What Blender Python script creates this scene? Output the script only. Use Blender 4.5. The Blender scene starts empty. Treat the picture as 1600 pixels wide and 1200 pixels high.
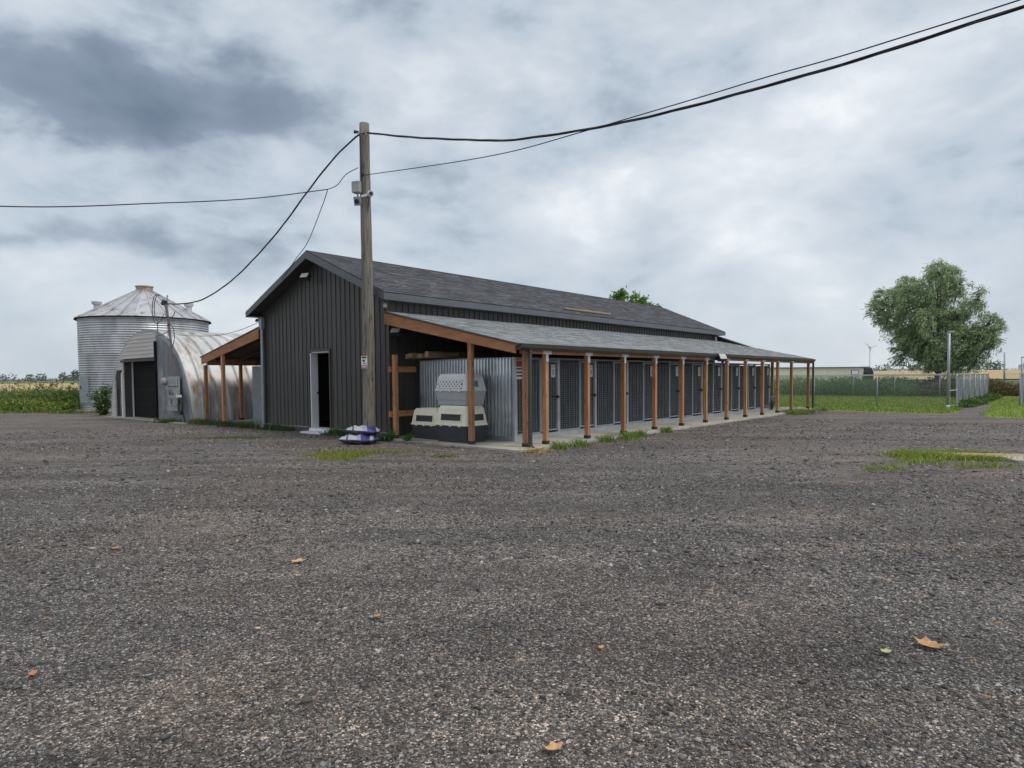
import bpy, math, random
import numpy as np
from mathutils import Vector, Matrix
random.seed(7); rng = np.random.default_rng(11)
R = math.radians
scene = bpy.context.scene
col = scene.collection

# ------------------------------------------------------------------ camera
cd = bpy.data.cameras.new('camera'); cam = bpy.data.objects.new('camera', cd); col.objects.link(cam)
scene.camera = cam
cd.sensor_width = 36; cd.lens = 36 * 1025.2 / 1600; cd.shift_y = 31.88 / 1600
cd.clip_start = 0.05; cd.clip_end = 12000
_p, _r = -0.04154, -0.00795
_w = Vector((0, math.cos(_p), math.sin(_p))); _u0 = Vector((0, -math.sin(_p), math.cos(_p))); _r0 = Vector((1, 0, 0))
_rt = _r0 * math.cos(_r) + _u0 * math.sin(_r); _up = _u0 * math.cos(_r) - _r0 * math.sin(_r)
cam.matrix_world = Matrix(((_rt.x, _up.x, -_w.x, 0), (_rt.y, _up.y, -_w.y, 0), (_rt.z, _up.z, -_w.z, 1.5), (0, 0, 0, 1)))

# ------------------------------------------------------------------ node helper
class NT:
    def __init__(s, tree): s.t = tree; s.n = tree.nodes; s.l = tree.links
    def node(s, typ, **kw):
        n = s.n.new(typ)
        for k, v in kw.items(): setattr(n, k, v)
        return n
    def put(s, sock, v):
        if isinstance(v, bpy.types.NodeSocket): s.l.new(v, sock)
        elif v is not None:
            if hasattr(sock.default_value, '__len__') and not hasattr(v, '__len__'): v = [v] * len(sock.default_value)
            if hasattr(v, '__len__') and len(sock.default_value) == 4 and len(v) == 3: v = tuple(v) + (1,)
            sock.default_value = v
    def math(s, op, a, b=None, clamp=False):
        n = s.node('ShaderNodeMath', operation=op, use_clamp=clamp); s.put(n.inputs[0], a)
        if b is not None: s.put(n.inputs[1], b)
        return n.outputs[0]
    def vmath(s, op, a, b=None):
        n = s.node('ShaderNodeVectorMath', operation=op); s.put(n.inputs[0], a)
        if b is not None: s.put(n.inputs[1], b)
        return n.outputs['Value'] if op in ('DOT_PRODUCT', 'LENGTH') else n.outputs[0]
    def mix(s, f, a, b, blend='MIX'):
        n = s.node('ShaderNodeMix', data_type='RGBA', blend_type=blend); s.put(n.inputs[0], f); s.put(n.inputs[6], a); s.put(n.inputs[7], b)
        return n.outputs[2]
    def noise(s, vec, scale, detail=4, rough=.55, dist=0):
        n = s.node('ShaderNodeTexNoise'); s.put(n.inputs['Vector'], vec)
        n.inputs['Scale'].default_value = scale; n.inputs['Detail'].default_value = detail
        n.inputs['Roughness'].default_value = rough; n.inputs['Distortion'].default_value = dist
        return n.outputs[0]
    def ramp(s, f, stops, interp='LINEAR'):
        n = s.node('ShaderNodeValToRGB'); n.color_ramp.interpolation = interp; e = n.color_ramp.elements
        while len(e) < len(stops): e.new(.5)
        for i, (p, c) in enumerate(stops):
            e[i].position = p; e[i].color = (tuple(c) + (1,)) if hasattr(c, '__len__') else (c, c, c, 1)
        s.put(n.inputs[0], f); return n.outputs[0]
    def maprange(s, v, a, b, c=0, d=1):
        n = s.node('ShaderNodeMapRange'); s.put(n.inputs[0], v)
        for i, x in enumerate((a, b, c, d)): n.inputs[i + 1].default_value = x
        return n.outputs[0]
    def mapping(s, vec, scale=(1, 1, 1), rot=(0, 0, 0)):
        n = s.node('ShaderNodeMapping'); s.put(n.inputs[0], vec); n.inputs['Scale'].default_value = scale; n.inputs['Rotation'].default_value = rot
        return n.outputs[0]

# ------------------------------------------------------------------ world: overcast sky
SUN_AZ = R(118); SUN_EL = R(60)       # azimuth clockwise from +Y
w = bpy.data.worlds.new('World'); scene.world = w; w.use_nodes = True
T = NT(w.node_tree); T.n.clear()
out = T.node('ShaderNodeOutputWorld'); bg = T.node('ShaderNodeBackground'); bg.inputs['Strength'].default_value = 0.1
T.l.new(bg.outputs[0], out.inputs[0])
sky = T.node('ShaderNodeTexSky', sky_type='NISHITA', sun_disc=False); sky.sun_elevation = SUN_EL; sky.sun_rotation = SUN_AZ
tc = T.node('ShaderNodeTexCoord'); D = tc.outputs['Generated']
sep = T.node('ShaderNodeSeparateXYZ'); T.l.new(D, sep.inputs[0])
P = T.vmath('MULTIPLY', D, (1.0, 1.0, 1.9))
n1 = T.noise(P, 2.6, 4, .5, .25)
n2 = T.noise(T.vmath('ADD', P, (3.1, 7.7, 1.9)), 5.5, 9, .56, .35)
n3 = T.noise(T.vmath('ADD', P, (5.2, 1.3, 8)), 15, 8, .6, .2)
val = T.math('ADD', T.math('MULTIPLY', n1, .42), T.math('ADD', T.math('MULTIPLY', n2, .42), T.math('MULTIPLY', n3, .16)))
warpn = T.node('ShaderNodeTexNoise'); T.put(warpn.inputs['Vector'], P); warpn.inputs['Scale'].default_value = 4.5; warpn.inputs['Detail'].default_value = 8; warpn.inputs['Roughness'].default_value = .55
wv = T.vmath('MULTIPLY', T.vmath('SUBTRACT', warpn.outputs['Color'], (.5, .5, .5)), (.34, .3, .20))
DW = T.vmath('ADD', D, wv)
def mass(d0, sx, sy, sz, amp):        # one cloud bank: soft ellipsoid round a compass direction
    e = T.vmath('DIVIDE', T.vmath('SUBTRACT', DW, d0), (sx, sy, sz))
    q = T.vmath('DOT_PRODUCT', e, e)
    return T.math('MULTIPLY', T.math('EXPONENT', T.math('MULTIPLY', q, -1)), amp)
acc = val
for d0, sx, sy, sz, a in (((-.42, .84, .345), .30, .5, .095, -.225), ((.46, .78, .42), .2, .5, .05, -.05), ((-.56, .76, .35), .2, .5, .06, -.10), ((.02, .88, .47), .3, .5, .06, -.05), ((.62, .74, .27), .12, .5, .1, -.05),
                          ((-.10, .955, .28), .08, .5, .05, -.13), ((-.46, .86, .175), .26, .5, .028, -.13),
                          ((.17, .91, .36), .12, .5, .065, -.13), ((-.36, .86, .155), .10, .4, .03, -.07),
                          ((-.53, .80, .28), .17, .5, .035, .11), ((-.40, .86, .30), .12, .5, .02, .07), ((-.13, .91, .40), .09, .5, .05, .08),
                          ((.13, .96, .24), .16, .5, .06, .07), ((.41, .85, .34), .22, .5, .12, .10), ((.52, .83, .22), .2, .5, .08, .02)):
    acc = T.math('ADD', acc, mass(d0, sx, sy, sz, a))
cl = T.ramp(acc, [(.10, (.74, 1.0, 1.4)), (.31, (1.55, 1.95, 2.45)), (.43, (3.3, 3.75, 4.25)), (.50, (4.0, 4.35, 4.75)), (.57, (4.75, 5.0, 5.3)), (.64, (5.9, 6.05, 6.2))])
# towards the horizon the deck blends into pale even cloud
hz = T.math('POWER', T.math('SUBTRACT', 1, T.math('MINIMUM', T.math('MAXIMUM', sep.outputs[2], 0), 1)), 9, True)
cl = T.mix(T.math('MULTIPLY', hz, .55), cl, (4.5, 4.95, 5.4))
fin = T.mix(.93, sky.outputs[0], cl)
T.put(bg.inputs[0], fin)

sd = bpy.data.lights.new('sun', 'SUN'); sd.energy = 1.2; sd.angle = R(18); sd.color = (1, .96, .9)
sun = bpy.data.objects.new('sun', sd); col.objects.link(sun)
to_sun = Vector((math.sin(SUN_AZ) * math.cos(SUN_EL), math.cos(SUN_AZ) * math.cos(SUN_EL), math.sin(SUN_EL)))
sun.rotation_euler = to_sun.to_track_quat('Z', 'Y').to_euler(); sun.location = (20, -10, 30)

vs = scene.view_settings; vs.view_transform = 'Standard'; vs.look = 'None'; vs.gamma = 1; vs.exposure = 0.72; vs.use_curve_mapping = False

# ------------------------------------------------------------------ materials
def mat(name, c1, c2=None, rough=.7, scale=4, stretch=(1, 1, 1), detail=5, metal=0, bump=0, bscale=None, attr=False, spec=.5,
        c3=None, s3=1.2, t3=(.55, .7), coord='Object', lo=.35, hi=.65, stretch3=(1, 1, 1), vary=0, dirt=0):
    m = bpy.data.materials.new(name); m.use_nodes = True; t = NT(m.node_tree); b = t.n['Principled BSDF']
    b.inputs['Roughness'].default_value = rough; b.inputs['Metallic'].default_value = metal; b.inputs['Specular IOR Level'].default_value = spec
    tcn = t.node('ShaderNodeTexCoord'); oi = t.node('ShaderNodeObjectInfo'); 
    cxyz = t.node('ShaderNodeCombineXYZ'); [t.put(cxyz.inputs[i], t.math('MULTIPLY', oi.outputs['Random'], k)) for i, k in enumerate((37, 17, 29))]
    oc = t.vmath('ADD', tcn.outputs[coord], cxyz.outputs[0]); v = t.mapping(oc, stretch)
    n = t.noise(v, scale, detail)
    c = t.mix(t.maprange(n, lo, hi), c1, c2 if c2 else tuple(x * .8 for x in c1))
    if c3: c = t.mix(t.maprange(t.noise(t.mapping(oc, stretch3), s3, 6, .62), t3[0], t3[1]), c, c3)
    if vary: c = t.mix(1.0, c, t.ramp(oi.outputs['Random'], [(0, 1 - vary), (1, 1 + vary)]), 'MULTIPLY')
    if dirt:
        ge = t.node('ShaderNodeNewGeometry'); sz_ = t.node('ShaderNodeSeparateXYZ'); t.l.new(ge.outputs['Position'], sz_.inputs[0])
        df = t.math('MULTIPLY', t.maprange(sz_.outputs[2], .05, .75, 1, 0), t.maprange(t.noise(ge.outputs['Position'], 5, 6, .65), .35, .7)); c = t.mix(t.math('MULTIPLY', df, dirt), c, (.16, .13, .105))
    if attr:
        a = t.node('ShaderNodeAttribute', attribute_name='Col'); c = t.mix(1.0, c, a.outputs['Color'], 'MULTIPLY')
    t.put(b.inputs['Base Color'], c)
    if bump:
        bn = t.node('ShaderNodeBump'); bn.inputs['Strength'].default_value = bump; bn.inputs['Distance'].default_value = .02
        t.put(bn.inputs['Height'], t.noise(v, bscale or scale * 2, 6)); t.put(b.inputs['Normal'], bn.outputs[0])
    return m
def leafmat(name, rough=.55, trans=.25):
    m = bpy.data.materials.new(name); m.use_nodes = True; t = NT(m.node_tree); b = t.n['Principled BSDF']
    a = t.node('ShaderNodeAttribute', attribute_name='Col'); t.put(b.inputs['Base Color'], a.outputs['Color'])
    b.inputs['Roughness'].default_value = rough; b.inputs['Specular IOR Level'].default_value = .3
    tr = t.node('ShaderNodeBsdfTranslucent'); t.put(tr.inputs[0], a.outputs['Color'])
    mx = t.node('ShaderNodeMixShader'); mx.inputs[0].default_value = trans
    t.l.new(b.outputs[0], mx.inputs[1]); t.l.new(tr.outputs[0], mx.inputs[2]); t.l.new(mx.outputs[0], t.n['Material Output'].inputs[0])
    return m
def gravel_mat():
    m = bpy.data.materials.new('gravel'); m.use_nodes = True; t = NT(m.node_tree); b = t.n['Principled BSDF']
    tcn = t.node('ShaderNodeTexCoord'); v = tcn.outputs['Object']
    def vor(scale, off):
        n = t.node('ShaderNodeTexVoronoi'); t.put(n.inputs['Vector'], t.vmath('ADD', v, off)); n.inputs['Scale'].default_value = scale; return n
    A = vor(115, (0, 0, 0)); B = vor(58, (3, 1, 0))
    sa = t.node('ShaderNodeSeparateColor'); t.l.new(A.outputs['Color'], sa.inputs[0]); sb = t.node('ShaderNodeSeparateColor'); t.l.new(B.outputs['Color'], sb.inputs[0])
    ca = t.ramp(sa.outputs[0], [(0, .022), (.4, .058), (.7, .118), (.88, .22), (1, .48)])
    cb = t.ramp(sb.outputs[1], [(0, .03), (.5, .085), (.85, .17), (1, .36)])
    c = t.mix(t.math('GREATER_THAN', sb.outputs[0], .72), ca, cb)
    hue = t.mix(sa.outputs[1], (1.09, .98, .91), (1.01, .99, .97)); c = t.mix(1, c, hue, 'MULTIPLY')
    big = t.noise(v, .55, 5, .6); c = t.mix(1, c, t.ramp(big, [(.3, (.82, .80, .80)), (.7, (1.2, 1.15, 1.13))]), 'MULTIPLY')
    mid = t.noise(v, 5, 6, .65); c = t.mix(1, c, t.ramp(mid, [(.3, .68), (.7, 1.32)]), 'MULTIPLY'); c = t.mix(1, c, t.ramp(t.noise(v, 34, 4, .6), [(.32, .74), (.68, 1.26)]), 'MULTIPLY')
    br = t.math('MULTIPLY', t.maprange(t.noise(v, .8, 4), .55, .68), t.maprange(t.noise(v, 9, 5, .7), .4, .65))
    c = t.mix(t.math('MULTIPLY', br, .55), c, (.085, .055, .036))
    red = t.maprange(t.noise(t.vmath('ADD', v, (9, 4, 0)), .23, 3), .45, .6)
    c = t.mix(t.math('MULTIPLY', red, .35), c, t.mix(1, c, (1.16, 1.0, .86), 'MULTIPLY'))
    c = t.mix(1, c, (1.14, 1.12, 1.10), 'MULTIPLY'); tk = t.noise(t.mapping(v, (.10, .75, 1), (0, 0, R(-24))), 1.6, 4, .55, .6); c = t.mix(1, c, t.ramp(tk, [(.36, (.76, .75, .74)), (.5, (1, 1, 1)), (.62, (1.28, 1.25, 1.2))]), 'MULTIPLY')
    sx_ = t.node('ShaderNodeSeparateXYZ'); t.l.new(t.vmath('ADD', v, t.vmath('MULTIPLY', t.vmath('SUBTRACT', t.noise(v, 1.1, 3), (.5, .5, .5)), (.35, .35, 0))), sx_.inputs[0])
    ruts = None
    for cx, cy, r0 in ((1.5, 31, 22.3), (1.5, 31, 23.9), (-6, 33, 27.2), (-6, 33, 28.8), (16, -14, 22.5), (16, -14, 24.1)):
        dx = t.math('SUBTRACT', sx_.outputs[0], cx); dy = t.math('SUBTRACT', sx_.outputs[1], cy)
        dd = t.math('ABSOLUTE', t.math('SUBTRACT', t.math('SQRT', t.math('ADD', t.math('MULTIPLY', dx, dx), t.math('MULTIPLY', dy, dy))), r0))
        q = t.maprange(dd, .10, .26, 1, 0); ruts = q if ruts is None else t.math('MAXIMUM', ruts, q)
    ruts = t.math('MULTIPLY', ruts, t.maprange(t.noise(v, .9, 4, .6), .38, .62))
    c = t.mix(t.math('MULTIPLY', ruts, .55), c, t.mix(1, c, (.62, .60, .58), 'MULTIPLY'))
    t.put(b.inputs['Base Color'], c); b.inputs['Roughness'].default_value = .85; b.inputs['Specular IOR Level'].default_value = .35
    h = t.math('ADD', t.math('MULTIPLY', t.math('SUBTRACT', 1, A.outputs['Distance']), .5), t.math('ADD', t.math('MULTIPLY', sa.outputs[2], .5), t.math('MULTIPLY', t.math('SUBTRACT', 1, B.outputs['Distance']), .5)))
    bn = t.node('ShaderNodeBump'); bn.inputs['Strength'].default_value = .9; bn.inputs['Distance'].default_value = .012
    t.put(bn.inputs['Height'], h); t.put(b.inputs['Normal'], bn.outputs[0])
    return m

M = {}
M['gravel'] = gravel_mat()
M['pebble'] = mat('pebble', (1, 1, 1), (.8, .8, .8), .75, 60, attr=True)
M['ground'] = mat('meadow', (.055, .085, .022), (.085, .10, .03), .9, .06, c3=(.13, .12, .05), s3=.02, t3=(.5, .62), bump=.4, bscale=4)
M['lawn'] = mat('lawn', (.12, .18, .03), (.18, .225, .045), .9, 1.1, c3=(.15, .15, .05), s3=.5, t3=(.56, .7), bump=.8, bscale=25)
M['wheat'] = mat('ripe_wheat', (.38, .27, .11), (.46, .34, .16), .9, .4, (1, 3, 1), bump=.3, bscale=3)
M['crop'] = mat('green_crop', (.07, .12, .03), (.10, .15, .045), .9, .3, bump=.3, bscale=2)
M['concrete'] = mat('concrete', (.44, .41, .35), (.34, .32, .28), .85, 3, c3=(.22, .19, .15), s3=.9, t3=(.52, .7), bump=.15, bscale=40)
M['siding'] = mat('charcoal_siding', (.046, .042, .039), (.056, .052, .048), .45, 2, (1, 1, .3), spec=.45, c3=(.062, .060, .058), s3=1.5, t3=(.5, .8), vary=.12, dirt=.5)
M['trim'] = mat('slate_trim', (.095, .105, .118), (.115, .125, .138), .5, 3)
M['shingle'] = mat('dark_shingle', (.052, .053, .062), (.085, .086, .096), .8, 9, attr=True, bump=.3, bscale=90)
M['shingle_skylit'] = mat('skylit_shingle', (.235, .245, .25), (.30, .31, .315), .7, 9, attr=True, bump=.3, bscale=90, spec=.5)  # flatter roofs catch more sky: that brightness is put into a paler colour
M['wood'] = mat('cedar', (.49, .24, .11), (.34, .158, .074), .65, 3, (4, 4, .5), attr=False, c3=(.15, .062, .03), s3=9, t3=(.57, .68), bump=.2, bscale=12, stretch3=(1.6, 1.6, .5), vary=.28, dirt=.35)
M['woodh'] = mat('cedar_level', (.49, .24, .11), (.34, .158, .074), .65, 3, (4, .5, 4), c3=(.15, .062, .03), s3=7, t3=(.57, .7), bump=.2, bscale=12, vary=.2)
M['woodx'] = mat('cedar_rake', (.42, .19, .08), (.30, .12, .05), .65, 3, (.5, 4, 4), c3=(.17, .07, .033), s3=6, t3=(.6, .72), bump=.15, bscale=12)
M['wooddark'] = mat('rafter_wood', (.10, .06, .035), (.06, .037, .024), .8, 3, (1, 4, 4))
M['plank'] = mat('weathered_plank', (.42, .29, .17), (.30, .20, .12), .75, 3, (5, .6, 5), bump=.2)
M['white'] = mat('white_paint', (.74, .75, .76), (.68, .69, .70), .5, 3)
M['bronze'] = mat('bronze_gutter', (.045, .042, .036), (.06, .056, .048), .4, 3)
M['galv'] = mat('galvanised', (.50, .53, .56), (.42, .45, .48), .45, 5, metal=.55, c3=(.36, .37, .38), s3=2, t3=(.5, .7))
M['divider'] = mat('shaded_zinc', (.20, .22, .24), (.15, .17, .19), .45, 4, metal=.4)  # darker copy of the zinc: kennel shade put into the colour
M['galvdull'] = mat('dull_galvanised', (.36, .40, .43), (.30, .33, .36), .5, 5, metal=.5)
M['corr'] = mat('corrugated_zinc', (.74, .77, .80), (.64, .67, .70), .28, 4, metal=.88, c3=(.34, .36, .38), s3=1.5, t3=(.5, .75))
M['binsteel'] = mat('bin_steel', (.54, .55, .57), (.42, .43, .45), .45, 1.6, (1, 1, .4), metal=.5, c3=(.30, .30, .30), s3=1.0, t3=(.48, .7), stretch3=(1, 1, .3), vary=.12, dirt=.3)
M['binroof'] = mat('bin_roof', (.58, .58, .60), (.47, .47, .49), .45, 2, metal=.4, c3=(.22, .15, .11), s3=1.8, t3=(.56, .72), vary=.15)
M['rust'] = mat('rusty_cap', (.30, .20, .11), (.42, .36, .28), .7, 5)
M['arch'] = mat('arch_steel', (.66, .66, .65), (.53, .53, .53), .55, 1.6, metal=.2, c3=(.37, .22, .105), s3=1.2, t3=(.50, .67), vary=.14, stretch3=(.9, 2.4, .9))
M['lap'] = mat('beige_lap_siding', (.58, .54, .50), (.49, .455, .42), .65, 2, (.4, 1, 3))
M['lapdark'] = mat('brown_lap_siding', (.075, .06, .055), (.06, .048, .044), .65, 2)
M['ply'] = mat('grey_ply', (.22, .225, .24), (.15, .155, .17), .75, 1.5, (3, 1, .5), c3=(.31, .31, .32), s3=1.1, t3=(.5, .65))
M['door'] = mat('near_black', (.013, .012, .011), (.01, .0095, .009), .8, 2, spec=.12)  # near black, gives the hut doorway panel its unlit interior look
M['black'] = mat('black_plastic', (.015, .015, .017), (.02, .02, .022), .5, 5)
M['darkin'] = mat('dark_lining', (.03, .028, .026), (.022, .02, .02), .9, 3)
M['cream'] = mat('cream_plastic', (.80, .76, .63), (.74, .69, .56), .45, 5, c3=(.60, .55, .44), s3=5, t3=(.58, .75))
M['tub'] = mat('charcoal_plastic', (.032, .035, .042), (.04, .043, .05), .45, 6)
M['greyp'] = mat('grey_plastic', (.40, .40, .41), (.35, .35, .36), .5, 6)
M['palep'] = mat('pale_grey_plastic', (.70, .70, .715), (.62, .62, .64), .5, 6)
M['pole'] = mat('weathered_pole', (.24, .215, .175), (.135, .12, .10), .85, 5, (5, 5, .35), c3=(.055, .045, .035), s3=9, t3=(.56, .66), bump=.5, bscale=9, stretch3=(1.6, 1.6, .22))
M['cable'] = mat('black_cable', (.025, .025, .035), None, .55, 5)
M['boxgrey'] = mat('box_grey', (.36, .37, .38), (.28, .29, .30), .55, 6, c3=(.2, .2, .2), s3=4, t3=(.55, .7))
M['meter'] = mat('meter_grey', (.36, .38, .38), (.29, .31, .31), .55, 5)
M['conduit'] = mat('rusty_conduit', (.10, .055, .048), (.16, .13, .125), .6, 6)
M['lamp'] = mat('lamp_glass', (.55, .55, .5), (.48, .48, .44), .25, 4)
M['leaf'] = leafmat('foliage', .55, .35); M['grass'] = leafmat('grass_blades', .6, .3)
M['bark'] = mat('bark', (.09, .072, .055), (.05, .04, .032), .9, 4, (3, 3, .5), bump=.5)
M['dryleaf'] = mat('dry_leaf', (.50, .30, .14), (.36, .19, .08), .6, 30, attr=True)
M['straw'] = mat('straw', (.50, .36, .15), (.40, .27, .1), .8, 10)
M['trailer'] = mat('cream_panel', (.64, .61, .52), (.58, .55, .47), .6, .6)
M['tarp'] = mat('black_tarp', (.012, .012, .014), None, .6, 2)
M['farwood'] = leafmat('far_foliage', .8, .1)
M['barnwhite'] = mat('far_white', (.7, .7, .7), (.62, .62, .63), .6, .2)
M['turbine'] = mat('turbine_white', (.62, .64, .66), None, .5, .1)
M['yellow'] = mat('sign_yellow', (.65, .45, .08), None, .5, 3)
M['red'] = mat('sign_red', (.42, .05, .05), None, .5, 3)
M['blue'] = mat('teal_print', (.05, .25, .36), None, .5, 3)

def bagmat():
    m = bpy.data.materials.new('feed_bag_print'); m.use_nodes = True; t = NT(m.node_tree); b = t.n['Principled BSDF']
    tcn = t.node('ShaderNodeTexCoord'); s = t.node('ShaderNodeSeparateXYZ'); t.l.new(tcn.outputs['Object'], s.inputs[0])
    x = t.math('ADD', s.outputs[0], t.math('MULTIPLY', t.math('SUBTRACT', t.noise(tcn.outputs['Object'], 6, 2), .5), .10))
    x = t.math('ADD', x, t.math('MULTIPLY', s.outputs[1], .35))
    c = t.ramp(t.maprange(x, -.42, .42), [(0, (.42, .42, .44)), (.16, (.04, .04, .07)), (.20, (.42, .42, .45)), (.46, (.30, .31, .40)), (.58, (.05, .05, .22)), (.72, (.035, .03, .14)), (.84, (.34, .34, .42)), (.93, (.05, .05, .2))], 'CONSTANT')
    low = t.math('LESS_THAN', s.outputs[2], .012); c = t.mix(t.math('MULTIPLY', low, .9), c, (.035, .03, .06))
    t.put(b.inputs['Base Color'], c); b.inputs['Roughness'].default_value = .35
    bn = t.node('ShaderNodeBump'); bn.inputs['Strength'].default_value = .5; bn.inputs['Distance'].default_value = .02
    t.put(bn.inputs['Height'], t.noise(tcn.outputs['Object'], 9, 4)); t.put(b.inputs['Normal'], bn.outputs[0])
    return m
M['bag'] = bagmat()

# ------------------------------------------------------------------ mesh helpers
def tag(o, label=None, cat=None, group=None, kind=None):
    if label: o['label'] = label
    if cat: o['category'] = cat
    if group: o['group'] = group
    if kind: o['kind'] = kind
    return o
def empty(name, loc=(0, 0, 0), rz=0):
    o = bpy.data.objects.new(name, None); o.empty_display_size = .2; col.objects.link(o); o.location = loc; o.rotation_euler = (0, 0, rz); return o
def link(name, me, parent=None, loc=None, rot=None):
    o = bpy.data.objects.new(name, me); col.objects.link(o)
    if parent: o.parent = parent
    if loc is not None: o.location = loc
    if rot is not None: o.rotation_euler = rot
    return o
class MB:
    def __init__(s): s.v = []; s.f = []; s.mi = []; s.cur = 0; s.c = []
    def add(s, vs, fs, c=None):
        b = len(s.v); s.v += [tuple(x) for x in vs]; s.f += [tuple(i + b for i in f) for f in fs]; s.mi += [s.cur] * len(fs)
        if c is not None: s.c += [c] * len(vs)
        return s
    def box(s, a, b):
        (x0, y0, z0), (x1, y1, z1) = a, b
        return s.add([(x0, y0, z0), (x1, y0, z0), (x1, y1, z0), (x0, y1, z0), (x0, y0, z1), (x1, y0, z1), (x1, y1, z1), (x0, y1, z1)],
                     [(0, 3, 2, 1), (4, 5, 6, 7), (0, 1, 5, 4), (1, 2, 6, 5), (2, 3, 7, 6), (3, 0, 4, 7)])
    def bar(s, p, q, w, h=None, up=(0, 0, 1)):
        p = Vector(p); q = Vector(q); d = (q - p).normalized(); u = Vector(up)
        if abs(d.dot(u)) > .99: u = Vector((0, 1, 0))
        a = d.cross(u).normalized() * w / 2; b = a.cross(d).normalized() * (h or w) / 2
        vs = [e + i * a + j * b for e in (p, q) for i, j in ((-1, -1), (1, -1), (1, 1), (-1, 1))]
        return s.add(vs, [(0, 1, 2, 3), (7, 6, 5, 4), (0, 4, 5, 1), (1, 5, 6, 2), (2, 6, 7, 3), (3, 7, 4, 0)])
    def tube(s, pts, r, n=8, cap=True):
        pts = [Vector(p) for p in pts]; rs = r if hasattr(r, '__len__') else [r] * len(pts)
        rings = []; prev = None
        for i, p in enumerate(pts):
            d = (pts[min(i + 1, len(pts) - 1)] - pts[max(i - 1, 0)]).normalized()
            a = d.orthogonal() if prev is None else (prev - d * prev.dot(d))
            a = a.normalized(); prev = a; b = d.cross(a)
            rings.append([p + (a * math.cos(2 * math.pi * k / n) + b * math.sin(2 * math.pi * k / n)) * rs[i] for k in range(n)])
        vs = [x for r_ in rings for x in r_]; fs = []
        for i in range(len(pts) - 1):
            for k in range(n): fs.append((i * n + k, i * n + (k + 1) % n, (i + 1) * n + (k + 1) % n, (i + 1) * n + k))
        if cap: fs += [tuple(range(n))[::-1], tuple(range((len(pts) - 1) * n, len(pts) * n))]
        return s.add(vs, fs)
    def prism(s, poly, y0, y1, axis='y'):
        n = len(poly)
        f = {'y': lambda a, b, t: (a, t, b), 'x': lambda a, b, t: (t, a, b), 'z': lambda a, b, t: (a, b, t)}[axis]
        vs = [f(a, b, y0) for a, b in poly] + [f(a, b, y1) for a, b in poly]
        return s.add(vs, [tuple(range(n)), tuple(range(2 * n - 1, n - 1, -1))] + [(i, i + n, (i + 1) % n + n, (i + 1) % n) for i in range(n)])
    def lathe(s, prof, n=48, c=(0, 0), cap=False):
        vs = [(c[0] + r * math.cos(2 * math.pi * k / n), c[1] + r * math.sin(2 * math.pi * k / n), z) for r, z in prof for k in range(n)]
        fs = [(i * n + k, i * n + (k + 1) % n, (i + 1) * n + (k + 1) % n, (i + 1) * n + k) for i in range(len(prof) - 1) for k in range(n)]
        if cap: fs += [tuple(range(n))[::-1], tuple(range((len(prof) - 1) * n, len(prof) * n))]
        return s.add(vs, fs)
    def loft(s, secs, n=6):
        # rounded-rectangle sections (z, hx, hy, radius)
        rings = []
        for z, hx, hy, r in secs:
            ring = []
            for cx, cy, a0 in ((hx - r, hy - r, 0), (-hx + r, hy - r, 90), (-hx + r, -hy + r, 180), (hx - r, -hy + r, 270)):
                for k in range(n + 1):
                    a = R(a0 + 90 * k / n); ring.append((cx + r * math.cos(a), cy + r * math.sin(a), z))
            rings.append(ring)
        m = len(rings[0]); vs = [p for r_ in rings for p in r_]
        fs = [(i * m + k, i * m + (k + 1) % m, (i + 1) * m + (k + 1) % m, (i + 1) * m + k) for i in range(len(rings) - 1) for k in range(m)]
        return s.add(vs, fs + [tuple(range(m))[::-1], tuple(range((len(rings) - 1) * m, len(rings) * m))])
    def mesh(s, name, mats, smooth=False):
        me = bpy.data.meshes.new(name); me.from_pydata(s.v, [], s.f); 
        for m in (mats if isinstance(mats, (list, tuple)) else [mats]): me.materials.append(M[m] if isinstance(m, str) else m)
        if any(s.mi): me.polygons.foreach_set('material_index', s.mi)
        if s.c:
            at = me.color_attributes.new('Col', 'FLOAT_COLOR', 'POINT'); at.data.foreach_set('color', np.array([tuple(c) + (1,) for c in s.c], dtype=np.float32).ravel())
        if smooth: me.polygons.foreach_set('use_smooth', [True] * len(me.polygons))
        me.update(); return me
    def build(s, name, mats, parent=None, loc=None, rot=None, smooth=False, bevel=0):
        o = link(name, s.mesh(name, mats, smooth), parent, loc, rot)
        if bevel:
            b = o.modifiers.new('bevel', 'BEVEL'); b.width = bevel; b.segments = 2; b.limit_method = 'ANGLE'
        return o
def np_mesh(name, V, F, mt, C=None, parent=None):
    V = np.asarray(V, np.float32); F = np.asarray(F, np.int32); k = F.shape[1]
    me = bpy.data.meshes.new(name); me.vertices.add(len(V)); me.vertices.foreach_set('co', V.ravel())
    me.loops.add(F.size); me.loops.foreach_set('vertex_index', F.ravel())
    me.polygons.add(len(F)); me.polygons.foreach_set('loop_start', np.arange(0, F.size, k, dtype=np.int32))
    me.materials.append(M[mt]); me.update(calc_edges=True)
    if C is not None:
        at = me.color_attributes.new('Col', 'FLOAT_COLOR', 'POINT'); a = np.ones((len(V), 4), np.float32); a[:, :3] = C; at.data.foreach_set('color', a.ravel())
    return link(name, me, parent)
def unit(v): return v / np.maximum(np.linalg.norm(v, axis=-1, keepdims=True), 1e-9)
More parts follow.
